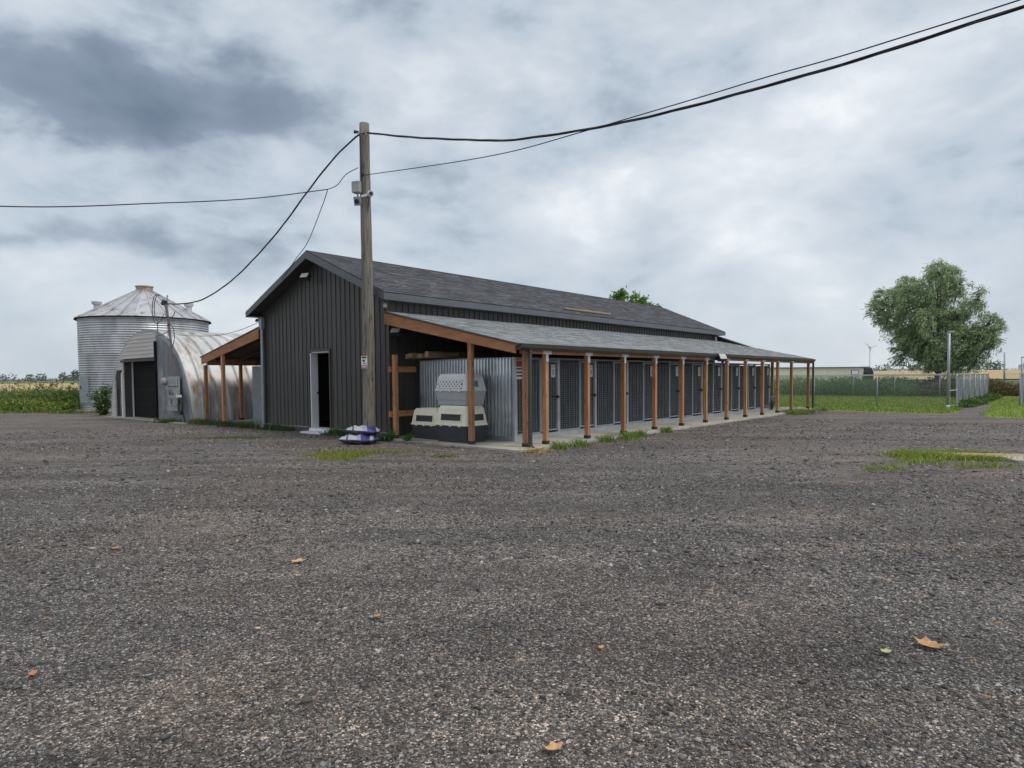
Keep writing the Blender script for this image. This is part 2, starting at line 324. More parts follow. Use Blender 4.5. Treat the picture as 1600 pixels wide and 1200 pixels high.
def leaf_quads(Pc, Dr, L, W, C):
    """rhombus leaves: centre, direction, length, width, colour"""
    n = len(Pc); Dr = unit(Dr); side = unit(np.cross(Dr, unit(rng.normal(size=(n, 3)))))
    L = np.broadcast_to(L, n)[:, None]; W = np.broadcast_to(W, n)[:, None]
    V = np.stack([Pc - Dr * L / 2, Pc + side * W / 2, Pc + Dr * L / 2, Pc - side * W / 2], 1).reshape(-1, 3)
    F = np.arange(4 * n).reshape(n, 4); return V, F, np.repeat(C, 4, 0)
def blades(P0, h, wd, lean, C):
    """bent grass blades, 3 verts root + tip"""
    n = len(P0); a = rng.uniform(0, 2 * np.pi, n); d = np.stack([np.cos(a), np.sin(a), 0 * a], 1)
    b = rng.uniform(0, 2 * np.pi, n); s = np.stack([np.cos(b), np.sin(b), 0 * b], 1) * (wd / 2)
    h = np.broadcast_to(h, n)[:, None]; up = np.array([0, 0, 1.])
    mid = P0 + up * h * .55 + d * h * lean * .25; tip = P0 + up * h * .95 + d * h * lean
    V = np.stack([P0 - s, P0 + s, mid + s * .7, tip, mid - s * .7], 1).reshape(-1, 3)
    i = np.arange(n)[:, None] * 5; F = np.concatenate([i + np.array([[0, 1, 2, 4]]), i + np.array([[4, 2, 3, 3]])])
    F3 = np.concatenate([i + np.array([[0, 1, 2]]), i + np.array([[0, 2, 4]]), i + np.array([[4, 2, 3]])])
    return V, F3, np.repeat(C, 5, 0)
def mixcol(a, b, n, j=.15):
    t = rng.random((n, 1)); c = np.array(a) * (1 - t) + np.array(b) * t
    return np.clip(c * (1 + rng.normal(0, j, (n, 1))), .004, 1)

# barn frame: local x to the right along the gable, y back along the long side
TH = 0.70686; CX, CY = -2.99254, 16.14525
BXV = np.array([math.cos(TH), -math.sin(TH), 0]); BYV = np.array([math.sin(TH), math.cos(TH), 0])
def BW(x, y, z=0): return Vector((CX + x * BXV[0] + y * BYV[0], CY + x * BXV[1] + y * BYV[1], z))

# ================================================================== SETTING
mb = MB(); mb.add([(-6000, -400, 0), (6000, -400, 0), (6000, 9000, 0), (-6000, 9000, 0)], [(0, 1, 2, 3)])
tag(mb.build('ground', 'ground', loc=(0, 0, -.03)), 'flat green meadow reaching to the horizon', 'ground', kind='structure')
yard = [(-60, -30), (60, -30), (60, 14), (34, 18.5), (22, 20.5), (17.4, 21.5), (16.4, 22.2), (16.5, 23.0), (17.8, 24.6), (19.8, 27), (21.6, 29.2), (23.2, 31.6), (21.6, 31.4), (20.1, 29.2), (18.8, 27.3), (17.5, 25.6), (16.2, 24.4), (15, 24.9), (13.6, 26.6), (12.2, 27.9), (10.5, 30), (2, 34),
        (-8, 38), (-14, 40), (-20.2, 31.2), (-23, 31.6), (-26.5, 33.2), (-34, 36), (-60, 40)]
mb = MB(); mb.add([(x, y, 0) for x, y in yard], [tuple(range(len(yard)))])
tag(mb.build('gravel_yard', 'gravel', loc=(0, 0, 0)), 'dark grey gravel yard with brown stains and pale stones', 'gravel yard', kind='structure')
lawn = [(13.3, 27.3), (15, 25.2), (16.2, 24.4), (17.5, 25.6), (18.8, 27.3), (20.1, 29.2), (22.8, 33), (30, 45), (40, 75), (18, 75), (5, 48), (6, 33), (10.3, 30.4)]
lz = .005
mb = MB(); mb.add([(x, y, 0) for x, y in lawn], [tuple(range(len(lawn)))])
tag(mb.build('pen_lawn', 'lawn', loc=(0, 0, -.012)), 'mown grass inside the chain link pen', 'lawn', kind='structure')
lawn2 = [(17.0, 21.4), (22, 20.7), (34, 18.7), (60, 14.5), (60, 40), (30, 43), (24, 33), (23.0, 31.6), (21.4, 29.2), (19.6, 27), (17.6, 24.6), (16.4, 23.0), (16.3, 22.2)]
mb = MB(); mb.add([(x, y, 0) for x, y in lawn2], [tuple(range(len(lawn2)))])
tag(mb.build('side_lawn', 'lawn', loc=(0, 0, -.008)), 'bright grass verge right of the gravel path', 'lawn', kind='structure')
# far fields as gently rising sheets
def field(name, pts, m, label):
    b = MB(); b.add(pts, [tuple(range(len(pts)))]); tag(b.build(name, m), label, 'field', kind='structure')
field('wheat_field', [(-240, 92, .0), (-40, 92, .0), (-70, 300, .35), (-420, 300, .35)], 'wheat', 'strip of ripe golden wheat beyond the weeds')
field('crop_field', [(-460, 305, .36), (-60, 305, .36), (-150, 900, 1.4), (-1300, 900, 1.4)], 'crop', 'green crop field behind the wheat')
field('stubble_field', [(75, 150, .2), (260, 150, .2), (420, 330, 3.2), (110, 330, 3.2)], 'wheat', 'tan stubble field rising beyond the pens')
field('hay_field', [(20, 120, .05), (75, 120, .05), (160, 420, 1.8), (40, 420, 1.8)], 'crop', 'pale green hay field beyond the pen')

# slabs
bs = empty('porch_slab', BW(0, 0), -TH); tag(bs, 'pale concrete slab under the kennel porch', 'slab', kind='structure')
b = MB(); b.box((.02, -.38, -.1), (4.47, 20.4, .05)); b.build('slab_top', 'concrete', bs, bevel=.01)
b = MB(); b.box((-9.95, .05, -.1), (-5.99, 19.3, .06)); 
o = b.build('passage_slab', 'concrete', loc=BW(0, 0), rot=(0, 0, -TH)); tag(o, 'concrete floor under the left lean-to', 'slab', kind='structure')

# ================================================================== BARN
W, L, OV, OG = 5.966, 19.33, .2855, .376
SL = (4.93 - 3.546) / (W / 2 + OV)
def rz(x): return 4.93 - SL * abs(x + W / 2)
barn = empty('barn', BW(0, 0), -TH); tag(barn, 'long charcoal barn with gable front, shingle roof and cedar post porches', 'barn')
DX0, DX1, DZ0, DZ1 = -3.50, -2.54, .12, 2.25
def wallpoly(x0, x1, z0, zt=None):
    xs = [x0] + ([-W / 2] if x0 < -W / 2 < x1 else []) + [x1]
    return [(x0, z0), (x1, z0)] + [(x, (zt if zt else rz(x) - .16)) for x in xs[::-1]]
gw = MB(); gw.prism(wallpoly(-W + .12, DX0, .0), .03, .15); gw.prism(wallpoly(DX1, -.12, .0), .03, .15); gw.prism(wallpoly(DX0, DX1, DZ1), .03, .15); gw.box((DX0, .03, 0), (DX1, .15, DZ0))
gwo = gw.build('gable_wall', 'siding', barn)
def vboard(x0, x1, z0, zt0, zt1):
    """one vertical siding board seen from -y: flat pan plus a raised rib"""
    m = MB(); r = .034; prof = [(x0, .03), (x0, -.002), (x0 + r, -.002), (x0 + r + .006, .016), (x1 - .004, .016), (x1 - .004, .03)]
    def zt(x): return zt0 + (zt1 - zt0) * (x - x0) / (x1 - x0)
    n = len(prof); vs = [(x, y, z0) for x, y in prof] + [(x, y, zt(x)) for x, y in prof]
    m.add(vs, [(i, i + 1, i + 1 + n, i + n) for i in range(n - 1)] + [tuple(range(n, 2 * n))]); return m
nb = 29; bwid = W / nb
for i in range(nb):
    x0 = -W + i * bwid; x1 = x0 + bwid
    spans = [(.14, None)]
    if x1 > DX0 - .06 and x0 < DX1 + .06:
        if x0 > DX0 - .15 and x1 < DX1 + .15: spans = [(DZ1 + .08, None)]
    for z0, _ in spans:
        vboard(x0, x1, z0, rz(x0) - .13, rz(x1) - .13).build('siding_board', 'siding', gwo)
sw = MB(); sw.box((-.15, .15, 0), (-.03, L - .12, 3.5)); swo = sw.build('side_wall', 'siding', barn)
bme = vboard(0, .2, .14, 3.44, 3.44).mesh('siding_board', 'siding')
for i in range(96):
    link('siding_board', bme, swo, (0, .03 + i * .2, 0), (0, 0, R(90)))
b = MB(); b.box((-W + .03, .15, 0), (-W + .15, L - .12, 3.5)); b.build('side_wall', 'siding', barn)
b = MB(); b.prism(wallpoly(-W + .02, -.02, 0), L - .12, L); b.build('rear_wall', 'siding', barn)
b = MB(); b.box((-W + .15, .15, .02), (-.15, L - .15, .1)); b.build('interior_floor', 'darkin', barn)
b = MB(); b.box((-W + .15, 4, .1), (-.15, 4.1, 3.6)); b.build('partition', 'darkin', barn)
b = MB(); b.box((-W - .01, -.035, .0), (DX0 - .04, .03, .135)); b.box((DX1 + .04, -.035, 0), (.01, .03, .135)); b.build('base_trim', 'siding', barn)
b = MB(); b.box((-W - .01, -.05, .135), (DX0 - .05, -.0, .15)); b.box((DX1 + .05, -.05, .135), (.01, .0, .15)); b.build('base_flashing', 'galvdull', barn)
MB().box((-W - .012, -.03, .15), (-W + .07, .05, 3.5)).build('corner_trim', 'siding', barn); MB().box((-.07, -.03, .15), (.02, .05, 3.5)).build('corner_trim', 'siding', barn)
# doorway
b = MB(); b.box((DX0 - .05, -.03, DZ0), (DX0, .02, DZ1 + .06)); b.box((DX1, -.03, DZ0), (DX1 + .05, .02, DZ1 + .06)); b.box((DX0, -.03, DZ1), (DX1, .02, DZ1 + .06))
dr = b.build('door_frame', 'siding', barn)
b = MB(); b.box((DX0, .0, DZ0), (DX0 + .05, .22, DZ1 - .03)); b.box((DX0 + .05, .02, DZ1 - .04), (DX1, .22, DZ1)); b.build('jamb', 'white', dr)
b = MB(); b.tube([(DX0 + .05, .2, 1.1), (DX0 + .11, .2, 1.1)], .03, 10); b.build('latch', 'black', dr)
b = MB(); b.box((DX0 - .02, -.34, .0), (DX1 + .02, -.04, .045)); b.box((DX0 + .02, -.08, .05), (DX1, .28, DZ0 + .005)); b.build('threshold', 'white', dr)
# roof slabs + shingles
def shingles(name, parent, O, ux, uy, length, depth, m, exp=.145, tab=.33, vari=1):
    """overlapping courses of tabs; O eave corner on the roof plane, ux along the eave, uy up the slope"""
    O, ux, uy = Vector(O), Vector(ux).normalized(), Vector(uy).normalized(); nz = ux.cross(uy)
    if nz.z < 0: nz = -nz
    mbx = MB(); rows = int(math.ceil(depth / exp))
    for r in range(rows):
        y0 = r * exp; y1 = min(depth, y0 + exp + .02); x = -random.random() * tab
        while x < length:
            wd = tab * random.choice((.6, .85, 1, 1, 1.25)); xa = max(0, x); xb = min(length, x + wd - .004)
            if xb - xa > .02:
                t = random.choice((.010, .014, .018)); g = random.choice((.72, .85, .95, 1.0, 1.1, 1.22, 1.4)); g = 1 + (g - 1) * vari; tint = random.uniform(-.03, .03)
                a = O + ux * xa + uy * y0; q = O + ux * xb + uy * y0; c = O + ux * xb + uy * y1; d = O + ux * xa + uy * y1
                mbx.add([a, q, q + nz * t, a + nz * t, c + nz * .003, d + nz * .003], [(0, 1, 2, 3), (3, 2, 4, 5), (1, 4, 2), (0, 3, 5)], (g * (1 + tint), g, g * (1 - tint)))
            x += wd
    o = mbx.build(name, m, parent); o['kind'] = 'stuff'; return o
rt = MB()
for sgn in (1, -1):
    xe = (OV if sgn > 0 else -W - OV); ze = 3.546
    rt.prism([(-W / 2, 4.93), (xe, ze), (xe, ze - .1), (-W / 2, 4.83)], -OG, L + OG)
rto = rt.build('roof', 'shingle', barn)
shingles('shingles', rto, (OV + .02, -OG, 3.546 + .002), (0, 1, 0), (-1, 0, SL), L + 2 * OG, (W / 2 + OV + .02) * math.sqrt(1 + SL * SL), 'shingle')
shingles('shingles', rto, (-W - OV - .02, -OG, 3.546 + .002), (0, 1, 0), (1, 0, SL), L + 2 * OG, (W / 2 + OV + .02) * math.sqrt(1 + SL * SL), 'shingle')
b = MB(); b.prism([(-W / 2 - .14, 4.93 - .14 * SL + .012), (-W / 2, 4.955), (-W / 2 + .14, 4.93 - .14 * SL + .012), (-W / 2 + .14, 4.93 - .14 * SL), (-W / 2, 4.94), (-W / 2 - .14, 4.93 - .14 * SL)], -OG, L + OG); b.build('ridge_cap', 'shingle', rto)
for yy in (-OG - .025, L + OG):
    for sgn in (1, -1):
        xe = OV if sgn > 0 else -W - OV
        b = MB(); b.prism([(-W / 2, 4.925), (xe, 3.54), (xe, 3.54 - .17), (-W / 2, 4.925 - .19)], yy, yy + .025); b.build('rake_fascia', 'trim', rto)
for xe, xo in ((OV, 1), (-W - OV, -1)):
    b = MB(); b.box((min(xe, xe + .03 * xo), -OG - .027, 3.37), (max(xe, xe + .03 * xo), L + OG + .027, 3.535)); b.build('eave_fascia', 'trim', rto)
    b = MB(); b.box((min(xe, xe - .3 * xo), -OG, 3.372), (max(xe, xe - .3 * xo) - .001, L + OG, 3.385)); b.build('soffit', 'trim', rto)
# soffit cheeks under the gable overhang
for sgn in (1, -1):
    xe = OV - .01 if sgn > 0 else -W - OV + .01
    b = MB(); b.prism([(-W / 2, 4.80), (xe, 4.80 - SL * (W / 2 + OV)), (xe, 4.785 - SL * (W / 2 + OV)), (-W / 2, 4.785)], -OG, .03); b.build('gable_soffit', 'siding', rto)
b = MB(); b.box((OV - .35, 7.36, 3.735), (OV - .29, 10.15, 3.785)); 
pl = b.build('roof_plank', 'plank', loc=BW(0, 0), rot=(0, 0, -TH)); tag(pl, 'pale bare plank lying on the dark roof above the eave', 'plank')
# rear lower roof
b = MB(); b.prism([(-3, 4.42), (1.62, 2.76), (1.5, 2.74), (-3, 3.7)], L + .02, L + .55); b.build('rear_roof', 'shingle', barn)
# gable flood lamp
def floodlamp(parent, loc, rot, s=1.0):
    o = MB().box((-.13 * s, -.06 * s, -.09 * s), (.13 * s, .06 * s, .09 * s)).build('flood_lamp', 'black', parent, loc, rot, bevel=.01)
    MB().box((-.115 * s, -.066 * s, -.075 * s), (.115 * s, -.0605 * s, .075 * s)).build('lens', 'lamp', o)
    MB().bar((0, .05 * s, 0), (0, .18 * s, .05 * s), .05 * s).build('bracket', 'black', o)
floodlamp(barn, (-3.22, -.26, 4.28), (R(-38), 0, R(20)))
floodlamp(barn, (.2, .05, 2.62), (R(-45), 0, R(25)))
b = MB(); b.tube([(-.0, -.12, 3.33), (0, -.12, 3.27), (.01, -.14, 3.22)], [.03, .05, .045], 10); b.build('eave_camera', 'white', barn, smooth=True)
b = MB(); b.box((.03, L - .16, 3.08), (.09, L - .06, 3.3)); b.build('wall_box', 'white', barn)
# left downspout
b = MB(); b.tube([(-W - .02, -.09, 3.32), (-W + .02, -.09, 3.2), (-W + .05, -.09, 3.0), (-W + .03, -.09, .06)], .045, 8); b.box((-W - .04, -.14, 3.02), (-W + .12, -.04, 3.34)); b.build('downspout', 'galvdull', barn)
b = MB(); b.tube([(-W - .2, -.1, 3.33), (-W - .2, -.12, 3.25)], [.03, .05], 8); b.tube([(-W - .06, -.1, 3.36), (-W - .06, -.12, 3.26)], [.03, .05], 8); b.build('gable_camera', 'black', barn)

# --- porch
PS = (3.12 - 2.19) / 4.2
def pz(x): return 3.12 - PS * x
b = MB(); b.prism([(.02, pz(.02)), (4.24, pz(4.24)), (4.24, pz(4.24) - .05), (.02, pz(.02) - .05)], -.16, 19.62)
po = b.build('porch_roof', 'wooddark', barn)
shingles('shingles', po, (4.27, -.17, pz(4.27) + .004), (0, 1, 0), (-1, 0, PS), 19.8, 4.24 * math.sqrt(1 + PS * PS), 'shingle_skylit', vari=.5)
b = MB(); b.prism([(.06, pz(.06) - .03), (4.2, pz(4.2) - .03), (4.2, pz(4.2) - .21), (.06, pz(.06) - .30)], -.20, -.161); b.build('rake_board', 'woodx', po)
b = MB(); b.prism([(.06, pz(.06) - .03), (4.2, pz(4.2) - .03), (4.2, pz(4.2) - .2), (.06, pz(.06) - .25)], 19.622, 19.66); b.build('rake_board', 'woodx', po)
b = MB(); b.prism([(.04, pz(.04) + .012), (4.29, pz(4.29) + .012), (4.29, pz(4.29) - .02), (.04, pz(.04) - .02)], -.225, -.17); b.build('drip_edge', 'bronze', po)
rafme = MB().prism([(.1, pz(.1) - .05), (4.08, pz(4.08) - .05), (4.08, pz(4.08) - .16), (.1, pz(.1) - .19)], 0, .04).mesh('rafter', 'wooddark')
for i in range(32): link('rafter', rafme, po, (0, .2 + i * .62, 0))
b = MB(); b.box((4.08, .08, 1.985), (4.19, 19.45, 2.095)); b.build('porch_beam', 'woodh', barn)
b = MB(); b.box((4.19, -.2, 2.13), (4.225, 19.62, 2.185)); b.build('fascia_strip', 'plank', po)
gp = [(4.228, 2.165), (4.228, 2.055), (4.30, 2.055), (4.345, 2.10), (4.355, 2.165), (4.34, 2.165), (4.325, 2.105), (4.295, 2.07), (4.24, 2.07), (4.24, 2.165)]
b = MB(); b.prism(gp, -.18, 19.64); b.build('gutter', 'bronze', po)
dsp = MB().box((-.035, -.03, .06), (.035, .03, 2.06)).box((-.045, -.04, .9), (.0, .04, .92)).box((-.045, -.04, 1.72), (.0, .04, 1.74)).bar((0, 0, .09), (.12, -.05, .03), .07, .06)
dme = dsp.mesh('downspout', 'bronze'); link('downspout', dme, po, (4.285, .16, 0)); link('downspout', dme, po, (4.285, 19.52, 0))
pys = [.2, .88] + [2.48 + 1.628 * k for k in range(10)] + [19.35]
pme = MB().box((-.048, -.048, .11), (.048, .048, 1.984)).mesh('porch_post', 'wood')
bme2 = MB().box((-.06, -.06, .05), (.06, .06, .125)).mesh('post_base', 'black')
tbm = MB().box((.049, -.15, 1.985), (.062, .15, 2.075)).box((.049, -.042, 1.83), (.058, .042, 1.985)).mesh('post_bracket', 'white')  # galvanised straps coloured white: their glare is painted in
for k, y in enumerate(pys):
    q = link('porch_post', pme, barn, (4.135 , y, 0)); link('post_base', bme2, q)
    if 0 < k < len(pys) - 1: link('post_bracket', tbm, q)
def post(x, y, z1, w_=.1, m='wood'):
    q = MB().box((-w_ / 2, -w_ / 2, .11), (w_ / 2, w_ / 2, z1)).build('porch_post', m, barn, (x, y, 0)); link('post_base', bme2, q); return q
post(2.86, -.1, pz(2.86) - .2); post(.34, -.12, 2.06)
post(2.62, 19.35, 2.3); post(1.4, 19.35, 2.55); post(.3, 19.45, 2.9)
b = MB().box((.2, -.22, 1.64), (.26, .62, 1.78)); b.build('rail', 'woodh', barn)
b = MB().box((.2, -.22, .56), (.26, .62, .70)); b.build('rail', 'woodh', barn)
floodlamp(po, (4.40, 9.55, 2.06), (R(-30), 0, R(70)), 1.2)
# --- left lean-to
def lz_(x): return 3.06 - .2035 * (-W - x)
b = MB(); b.prism([(-W - .02, lz_(-W)), (-9.86, lz_(-9.86)), (-9.86, lz_(-9.86) - .06), (-W - .02, lz_(-W) - .06)], -.12, 19.4)
lo = b.build('lean_to_roof', 'wooddark', barn)
shingles('shingles', lo, (-9.9, -.13, lz_(-9.9) + .004), (0, 1, 0), (1, 0, .2035), 19.5, 3.88 * math.sqrt(1 + .2035 ** 2), 'shingle_skylit')
b = MB(); b.prism([(-W - .03, lz_(-W) - .02), (-9.84, lz_(-9.84) - .02), (-9.84, lz_(-9.84) - .25), (-W - .03, lz_(-W) - .33)], -.165, -.125); b.build('rake_board', 'woodx', lo)
b = MB(); b.prism([(-W - .03, lz_(-W) + .016), (-9.9, lz_(-9.9) + .016), (-9.9, lz_(-9.9) - .02), (-W - .03, lz_(-W) - .02)], -.185, -.13); b.build('drip_edge', 'bronze', lo)
b = MB(); b.box((-9.82, .0, 1.99), (-9.72, 19.2, 2.215)); b.build('lean_to_beam', 'woodh', barn)
raf2 = MB().prism([(-6.02, lz_(-6.02) - .06), (-9.7, lz_(-9.7) - .06), (-9.7, lz_(-9.7) - .18), (-6.02, lz_(-6.02) - .2)], 0, .04).mesh('rafter', 'wooddark')
for i in range(26): link('rafter', raf2, lo, (0, .3 + i * .74, 0))
for x, y in ((-9.76, -.06), (-8.42, -.1), (-9.76, 1.18), (-9.76, 2.9), (-9.76, 4.6), (-9.76, 6.3), (-9.76, 8.0)):
    q = MB().box((-.05, -.05, .1), (.05, .05, 1.99 if x < -9 else lz_(x) - .25)).build('porch_post', 'wood', barn, (x, y, 0)); link('post_base', bme2, q)

# ================================================================== corrugated sheets, kennels
def corr_mesh(name, length, height, pitch=.075, amp=.011, m='corr'):
    """trapezoid ribs with crisp edges"""
    v = []; f = []; x = 0.0; pr = [(0, -1), (.30, -1), (.42, 1), (.62, 1), (.74, -1), (1, -1)]
    pts = []
    while x < length - 1e-6:
        for a, b_ in pr[:-1]: pts.append((min(length, x + a * pitch), b_ * amp))
        x += pitch
    pts.append((length, -amp))
    for (xa, ya), (xb, yb) in zip(pts[:-1], pts[1:]):
        if xb - xa < 1e-5: continue
        k = len(v); v += [(xa, -ya, 0), (xb, -yb, 0), (xb, -yb, height), (xa, -ya, height)]; f.append((k, k + 1, k + 2, k + 3))
    return MB().add(v, f).mesh(name, m)
KX, KP, KH = 3.22, 1.628, 1.9
side_me = corr_mesh('side_sheet', KX - .1, 1.78, .098, .02)
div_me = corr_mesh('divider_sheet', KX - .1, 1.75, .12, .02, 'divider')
def wire_mesh(w_, h_, sx, sz, r=.0028):
    m = MB(); nx = int(round(w_ / sx)); nz = int(round(h_ / sz))
    for i in range(1, nx): m.bar((0, w_ * i / nx, 0), (0, w_ * i / nx, h_), 2 * r)
    for j in range(1, nz): m.bar((-.004, 0, h_ * j / nz), (-.004, w_, h_ * j / nz), 2 * r)
    return m
FW, DWD = .90, .64
fm = wire_mesh(FW - .08, 1.66, .1, .052).mesh('wire_mesh', 'galv'); dm = wire_mesh(DWD - .06, 1.60, .1, .052).mesh('wire_mesh', 'galv')
fr = MB().box((-.02, 0, .12), (.02, .04, KH)).box((-.02, FW - .04, .12), (.02, FW, KH)).box((-.02, .04, .12), (.02, FW - .04, .16)).box((-.02, .04, KH - .04), (.02, FW - .04, KH)).mesh('panel_frame', 'galvdull')
dfm = MB().box((-.016, 0, .16), (.016, .032, KH - .06)).box((-.016, DWD - .032, .16), (.016, DWD, KH - .06)).box((-.016, .032, .16), (.016, DWD - .032, .2)).box((-.016, .032, KH - .1), (.016, DWD - .032, KH - .06)).mesh('door', 'galvdull')
hdr = MB().box((-.02, 0, KH - .04), (.02, DWD + .05, KH)).mesh('header', 'galvdull')
botm = MB().box((-.025, 0, 0), (.03, KP - .06, .115)).mesh('bottom_rail', 'galv')
cpm = MB().box((-.035, -.035, 0), (.035, .035, KH)).mesh('corner_post', 'galv')
ltm = MB().bar((.03, DWD - .24, .98), (.03, DWD - .02, .98), .022).box((.016, DWD - .05, .93), (.06, DWD + .03, 1.0)).mesh('latch', 'black')
sgm = MB().box((.02, 0, 0), (.024, .17, .30)); sgm.cur = 1; sgm.box((.0245, .05, .05), (.026, .12, .18)); sgm.box((.0245, .04, .24), (.026, .13, .26)); sgm = sgm.mesh('door_sign', ['white', 'greyp'])
words = ['first', 'second', 'third', 'fourth', 'fifth', 'sixth', 'seventh', 'eighth', 'ninth', 'last']
for k in range(10):
    t = empty('dog_kennel', BW(KX, .92 + KP * k, .05), -TH)
    tag(t, ('wire dog kennel at the near porch corner with corrugated zinc side and red sign' if k == 0 else f'{words[k]} wire mesh dog kennel counted from the near porch corner' if k < 9 else 'last wire mesh dog kennel at the far end of the row'), 'kennel', 'dog kennels in a row under the porch')
    link('corner_post', cpm, t)
    link('bottom_rail', botm, t, (0, .04, 0))
    pf = link('panel_frame', fr, t, (0, .045, 0)); o = link('wire_mesh', fm, pf, (0, .04, .16)); o['kind'] = 'stuff'
    link('header', hdr, t, (0, .045 + FW, 0))
    d = link('door', dfm, t, (0, .045 + FW + .015, 0)); o = link('wire_mesh', dm, d, (0, .03, .2)); o['kind'] = 'stuff'
    link('latch', ltm, d); link('door_sign', sgm, d, (0, DWD - .26, 1.44))
    MB().box((-KX + .06, -.02, KH - .04), (-.04, .02, KH)).build('top_rail', 'galvdull', t)
    if k == 0:
        s_ = link('side_sheet', side_me, t, (-KX + .06, -.03, .1)); MB().box((-KX + .06, -.05, 0), (-.04, -.012, .1)).build('base_strip', 'galvdull', t)
        g = MB().box((.026, .02, 1.40), (.03, .34, 1.84)); g.cur = 1; g.box((.0305, .03, 1.68), (.032, .33, 1.82)); g.cur = 2
        for z in (1.46, 1.54, 1.62): g.box((.0305, .05, z), (.032, .31, z + .035))
        g.build('warning_sign', ['white', 'red', 'black'], t)
    else:
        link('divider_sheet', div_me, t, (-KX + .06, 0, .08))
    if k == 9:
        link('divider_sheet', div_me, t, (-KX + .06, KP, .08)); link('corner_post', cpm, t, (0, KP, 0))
# left run sheet
t = empty('kennel_side', BW(-8.66, 1.02, .06), -TH); tag(t, 'dull corrugated zinc kennel side under the left lean-to', 'kennel side')
link('side_sheet', corr_mesh('side_sheet', 2.6, 1.88, .09, .008, 'galvdull'), t); MB().box((0, .012, 1.82), (2.6, .04, 1.88)).build('top_rail', 'galvdull', t)

# boards lying on the kennel top beside the wall
for (x, y0, y1, z, w_, h_, rot, lab) in ((.20, .42, 1.7, 1.985, .24, .12, -9, 'pale thick beam end jutting over the corrugated kennel side'),
                                        (.50, .52, 3.2, 1.98, .16, .09, 2, 'brown board between two pale ends on the kennel roof'),
                                        (.80, .48, 3.0, 2.01, .14, .14, 14, 'pale tilted board with dark hollow on the kennel roof'),
                                        (1.25, .95, 2.4, 2.0, .4, .08, 0, 'dark weathered boards stacked on the kennel roof')):
    o = MB().box((-w_ / 2, 0, -h_ / 2), (w_ / 2, y1 - y0, h_ / 2)).build('wood_board', 'plank' if 'pale' in lab else 'wooddark', loc=BW(x, y0, z + .06), rot=(0, R(rot), -TH), bevel=.008); tag(o, lab, 'board', 'boards stored on the kennel roof')

